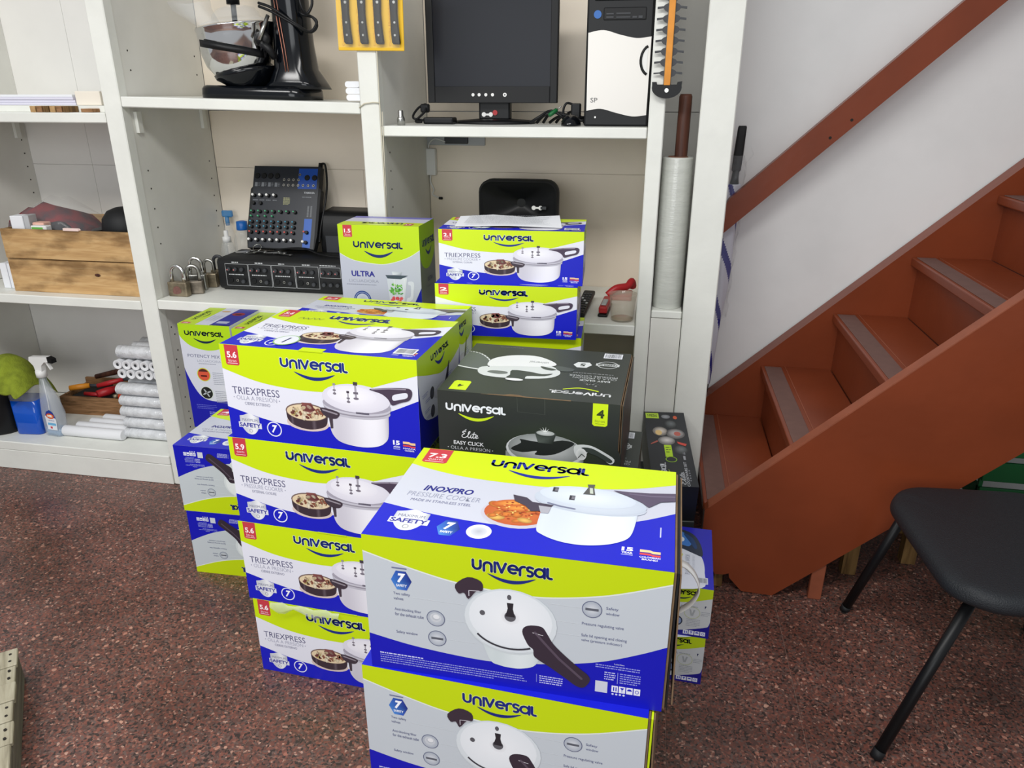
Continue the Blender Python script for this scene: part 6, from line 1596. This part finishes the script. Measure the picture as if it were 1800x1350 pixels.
MB().box(0, .40, 0, .012, 0, .085).build('front_board', M['chipboard'], tb_); MB().box(0, .40, .18, .192, 0, .11).build('back_board', M['chipboard'], tb_); MB().box(0, .012, .012, .18, 0, .085).build('end_board', M['chipboard'], tb_); MB().box(.388, .40, .012, .18, 0, .085).build('end_board', M['chipboard'], tb_); MB().box(.012, .388, .012, .18, 0, .008).build('bottom_board', M['chipboard'], tb_)
fil = MB().box(-2.600, -2.236, 2.722, 2.866, ZB + .009, ZB + .072, .006, 1); tag(fil.build('tool_pouch', M['black_matte'], None), 'dark tool roll filling the bottom of the chipboard tray', 'pouch')
def tool(name, label, cat, parts):
    t = thing(name, label, cat, (0, 0, 0))
    for nm, m_, a_, b_, r_ in parts: MB().tube([a_, tuple((p + q) / 2 for p, q in zip(a_, b_)), b_], [r_ * .85, r_, r_ * .8], 10).build(nm, m_, t)
zt_ = ZB + .085
tool('red_handled_pliers', 'pliers with dark red handles lying on top of the tool tray', 'pliers', [('handle', M['red'], (-2.47, 2.76, zt_ + .035), (-2.36, 2.80, zt_ + .06), .012), ('handle', M['red'], (-2.52, 2.73, zt_ + .005), (-2.44, 2.74, zt_ + .0), .01), ('jaw', M['dark_grey'], (-2.36, 2.80, zt_ + .06), (-2.31, 2.82, zt_ + .06), .009)])
tool('screwdriver', 'thick red screwdriver handle in the middle of the tool tray', 'screwdriver', [('handle', M['red'], (-2.45, 2.725, zt_ + .008), (-2.40, 2.80, zt_ + .012), .02), ('shank', M['steel'], (-2.40, 2.80, zt_ + .012), (-2.38, 2.85, zt_ + .014), .005)])
tool('tape_measure', 'bright orange-red tool handle at the right end of the tray', 'tool', [('handle', mat('vermilion', (206, 64, 34), .4), (-2.33, 2.72, zt_ + .008), (-2.25, 2.74, zt_ + .014), .021)])
tool('hammer', 'hammer with a brown wooden handle laid across the back of the tray', 'hammer', [('handle', M['dark_wood'], (-2.53, 2.83, zt_ + .05), (-2.33, 2.86, zt_ + .10), .013), ('head', M['old_steel'], (-2.345, 2.83, zt_ + .098), (-2.32, 2.89, zt_ + .104), .017)])
tool('chisel', 'chisel with an orange handle at the left end of the tray', 'chisel', [('handle', M['orange'], (-2.585, 2.72, zt_ + .03), (-2.51, 2.76, zt_ + .034), .014), ('blade', M['dark_grey'], (-2.51, 2.76, zt_ + .034), (-2.43, 2.81, zt_ + .02), .008)])
tool('brass_bit', 'small brass end of a tool showing in the tray', 'tool', [('ferrule', M['brass'], (-2.36, 2.715, zt_ + .006), (-2.345, 2.735, zt_ + .008), .011), ('stem', M['black'], (-2.345, 2.735, zt_ + .008), (-2.31, 2.8, zt_ + .004), .009)])
# white paper rolls
shiny = mat('wrapped_paper', (228, 230, 233), .2, metal=.08, spec=.7, noise=.22, nscale=26, bump=1.0, bscale=70)
plain = mat('white_roll_paper', (232, 233, 236), .7)
def xroll(x, y, z, L_, r_, m_, label=None, group=None, core=True, name='paper_roll', sq=1.0):
    t = thing(name, label or 'white paper roll lying in the front row of the bottom shelf', 'roll', (x, y, z), 0, group)
    MB().lathe([(r_ * .9, 0), (r_, .003), (r_, L_ - .003), (r_ * .9, L_)], 18, axis='X', caps=(True, True), sx=sq).build('paper', m_, t)
    if core: MB().lathe([(r_ * .34, -.0015), (r_ * .34, L_ + .0015)], 10, axis='X').build('core', M['dark_grey'], t)
    return t
lab4 = ('frontmost long white paper roll on the bottom shelf', 'second long white paper roll behind the frontmost one', 'third long white paper roll, partly on the ones in front', 'fourth long white paper roll, furthest back of the four')
for k in range(4):
    xroll(-2.435 + .03 * k, 2.487 + .046 * k, ZB + .0235, .285, .023, plain, lab4[k], None, False)
# wrapped roll pile by the post
def yroll(x, y, z, L_, r_, lab):
    t = thing('till_roll', lab, 'roll', (x, y, z), 0, 'till rolls in the wrapped pile')
    MB().lathe([(r_, 0), (r_, L_), (r_ * .36, L_ + .0004), (r_ * .36, -.0004), (r_, 0)], 18, axis='Y', caps=(False, False)).build('paper', plain, t)
    MB().lathe([(r_ * .355, .001), (r_ * .355, L_ - .001), (r_ * .15, L_), (r_ * .15, .0), (r_ * .355, .001)], 12, axis='Y', caps=(False, False)).build('core', M['dark_grey'], t)
labp = ('bottom', 'second', 'third', 'fourth')
for k in range(5):
    xroll(-2.155 + .006 * (k % 2), 2.525, ZB + .0249 + .0500 * k, .27, .0247, shiny, '%s wrapped pack of the pile by the left post' % ('lowest', 'second lowest', 'middle', 'second highest lying', 'highest lying')[k], None, False, 'wrapped_roll_pack', 1.32)
    tag(MB().box(-2.145, -1.885, 2.559, 2.70, ZB + .001 + .05 * k, ZB + .0492 + .05 * k, .012, 2).build('wrapped_roll_pack', shiny, None), 'shiny wrapped pack in the pile behind the %s front one' % ('lowest', 'second lowest', 'middle', 'fourth', 'fifth')[k], 'roll pack')
for row, z in enumerate((ZB + .30, ZB + .3395)):
    for k in range(6): yroll(-2.122 + .041 * k + .012 * (1 - row), 2.500, z, .15, .0196, '%s small white till roll in the %s end-on row of the wrapped pile' % (ORD[k], ('lower', 'upper')[row]))
xroll(-2.125, 2.53, ZB + .388, .24, .0275, shiny, 'wrapped silver roll lying on top of the till rolls', None, False, 'wrapped_roll_pack')
for k in range(2): xroll(-2.10, 2.592 + .054 * k, ZB + .386 + .002 * k, .22, .0262, shiny, ('wrapped silver roll behind the top one', 'hindmost wrapped silver roll on top of the pile')[k], None, False, 'wrapped_roll_pack')

# ================================================================ floor things
ch_ = thing('chair', 'black vinyl chair with splayed black tube legs at the right edge', 'chair', (.93, 1.77, 0), .07)
s_ = []
for z, g, r in ((.425, -.05, .10), (.428, -.02, .11), (.44, .0, .12), (.455, .0, .12), (.468, -.012, .115), (.476, -.04, .10), (.479, -.10, .08)):
    s_.append([(p[0] * (1 + .0 * p[1]), p[1], z - (.006 if p[0] < -.2 else 0)) for p in rrect(.46 + g, .53 + g, max(.02, r), 7)])
seat = loft(MB(), s_).build('seat', M['vinyl'], ch_)
md = seat.modifiers.new('smooth', 'SUBSURF'); md.levels = 1; md.render_levels = 2
def leg(a_, b_):
    o = MB().tube([a_, b_], .0135, 14).build('leg', M['black'], ch_)
    MB().cyl(tuple(b_[i] + (a_[i] - b_[i]) * .0 for i in range(3)), tuple(b_[i] + (a_[i] - b_[i]) * .05 for i in range(3)), .0145, 14).build('foot_cap', M['black_matte'], o)
leg((-.159, .212, .426), (-.241, .30, 0.0)); leg((-.153, -.175, .426), (-.33, -.266, 0.0))
leg((.16, .2, .426), (.28, .26, 0.0)); leg((.16, -.19, .426), (.28, -.25, 0.0))
MB().tube([(.2, .17, .43), (.25, .17, .5), (.27, .17, .78)], .0125, 12).tube([(.2, -.17, .43), (.25, -.17, .5), (.27, -.17, .78)], .0125, 12).build('back_upright', M['black'], ch_)['kind'] = 'stuff'
loft(MB(), [[(.262 + y, p[0], .70 + p[1]) for p in rrect(.44 + g, .28 + g, .1, 6)] for y, g in ((-.02, -.03), (-.01, 0), (.012, 0), (.02, -.03))]).build('backrest', M['vinyl'], ch_)
sc = MB().cyl((-.155, -.195, .424), (-.158, -.2035, .4235), .0085, 10).box(-.164, -.150, -.206, -.2035, .421, .426).build('screw_head', M['chrome'], ch_)

# weathered plank pallet in the lower left corner
pl = thing('wooden_pallet', 'weathered whitish plank pallet on the floor at the lower left corner', 'pallet', (-1.3825, 1.0515, 0), radians(131))
# local x runs along the visible edge (away from camera), local y to the left/out of frame
MB().box(0, .365, 0.0, .022, 0, .088, .002, 1).build('side_rail', M['pallet_side'], pl)
MB().box(0, .365, .3, .322, 0, .088, .002, 1).build('side_rail', M['pallet_side'], pl)
xs = [.0, .078, .150, .222, .292, .366]
for k in range(5):
    b = MB().box(xs[k] + .001, xs[k + 1] - .001, -.004 + .003 * (k % 2), .36, .0882, .100 + .002 * (k % 3), .002, 1).build('plank', M['pallet'], pl)
    nb = MB()
    for x in (.02, .05): nb.cyl((xs[k] + x, .012, .0998), (xs[k] + x, .012, .1035), .0035, 8)
    nb.build('nail_head', M['hole'], b)['kind'] = 'stuff'
MB().box(-.10, -.001, 0, .36, .0882, .100, .002, 1).build('plank', M['pallet'], pl); MB().box(-.10, -.0005, 0.0, .022, 0, .088, .002, 1).build('side_rail', M['pallet_side'], pl)

# under the stairs
gcr = thing('green_crate', 'dark green plastic crate in the shade under the stairs', 'crate', (1.13, 2.42, 0.0))
cz = .40
for k in range(4):
    z0_ = .02 + .095 * k
    MB().box(0, .5, 0, .012, z0_, z0_ + .07, .002, 1).build('slat', M['green_plastic'], gcr); MB().box(0, .012, .013, .36, z0_, z0_ + .07, .002, 1).build('slat', M['green_plastic'], gcr)
for x in (0, .488): MB().box(x, x + .012, .0125, .026, 0, cz).build('corner_post', M['green_plastic'], gcr)
MB().box(-.006, .506, -.008, .37, cz, cz + .02, .003, 1).build('rim', M['green_plastic'], gcr); MB().box(0, .5, 0.013, .36, 0, .018).build('base', M['green_plastic'], gcr)
wt = thing('wooden_stand', 'low old wooden stand whose legs show beneath the stairs', 'stand', (.70, 2.25, 0))
for x, y in ((0, 0), (.215, .10), (0.02, .22), (.24, .3)):
    MB().prism([(x, y), (x + .045, y), (x + .045, y + .04), (x, y + .04)], 'Z', .0, .20).build('leg', M['old_wood'], wt)
MB().box(-.01, .30, -.01, .36, .2002, .222, .002, 1).build('top_board', M['old_wood'], wt)

# scraps of torn film and tape on the cartons
def scrap(name, label, pts_, m, cat='plastic film'):
    g = MB().grid(pts_, False); o = g.build(name, m, None)
    tag(o, label, cat); return o
r8 = random.Random(8); T4c, T4s = cos(-.053), sin(-.053)
def t4(u, v, z): return (-.990 + u * T4c - v * T4s, 1.481 + u * T4s + v * T4c, z)
rows = []
for i in range(12):
    u_ = .055 + .20 * i / 11
    a_ = .018 + .014 * sin(i * 1.1) * (1 if i < 8 else .4)
    rows.append([t4(u_, -.0035 - .004 * abs(sin(i * 1.7)), .2385 + .008 * sin(i * .9) ** 2 - .0), t4(u_, -.012 - .006 * abs(sin(i * 2.3)), .2385 - a_ * .5), t4(u_ + .004, -.004 - .003 * abs(sin(i * 1.3)), .2385 - a_)])
scrap('torn_film', 'crumpled clear film scrap on the top edge of the lowest white cooker box', rows, glassy('crinkled_film', (238, 240, 238), .34, .15))
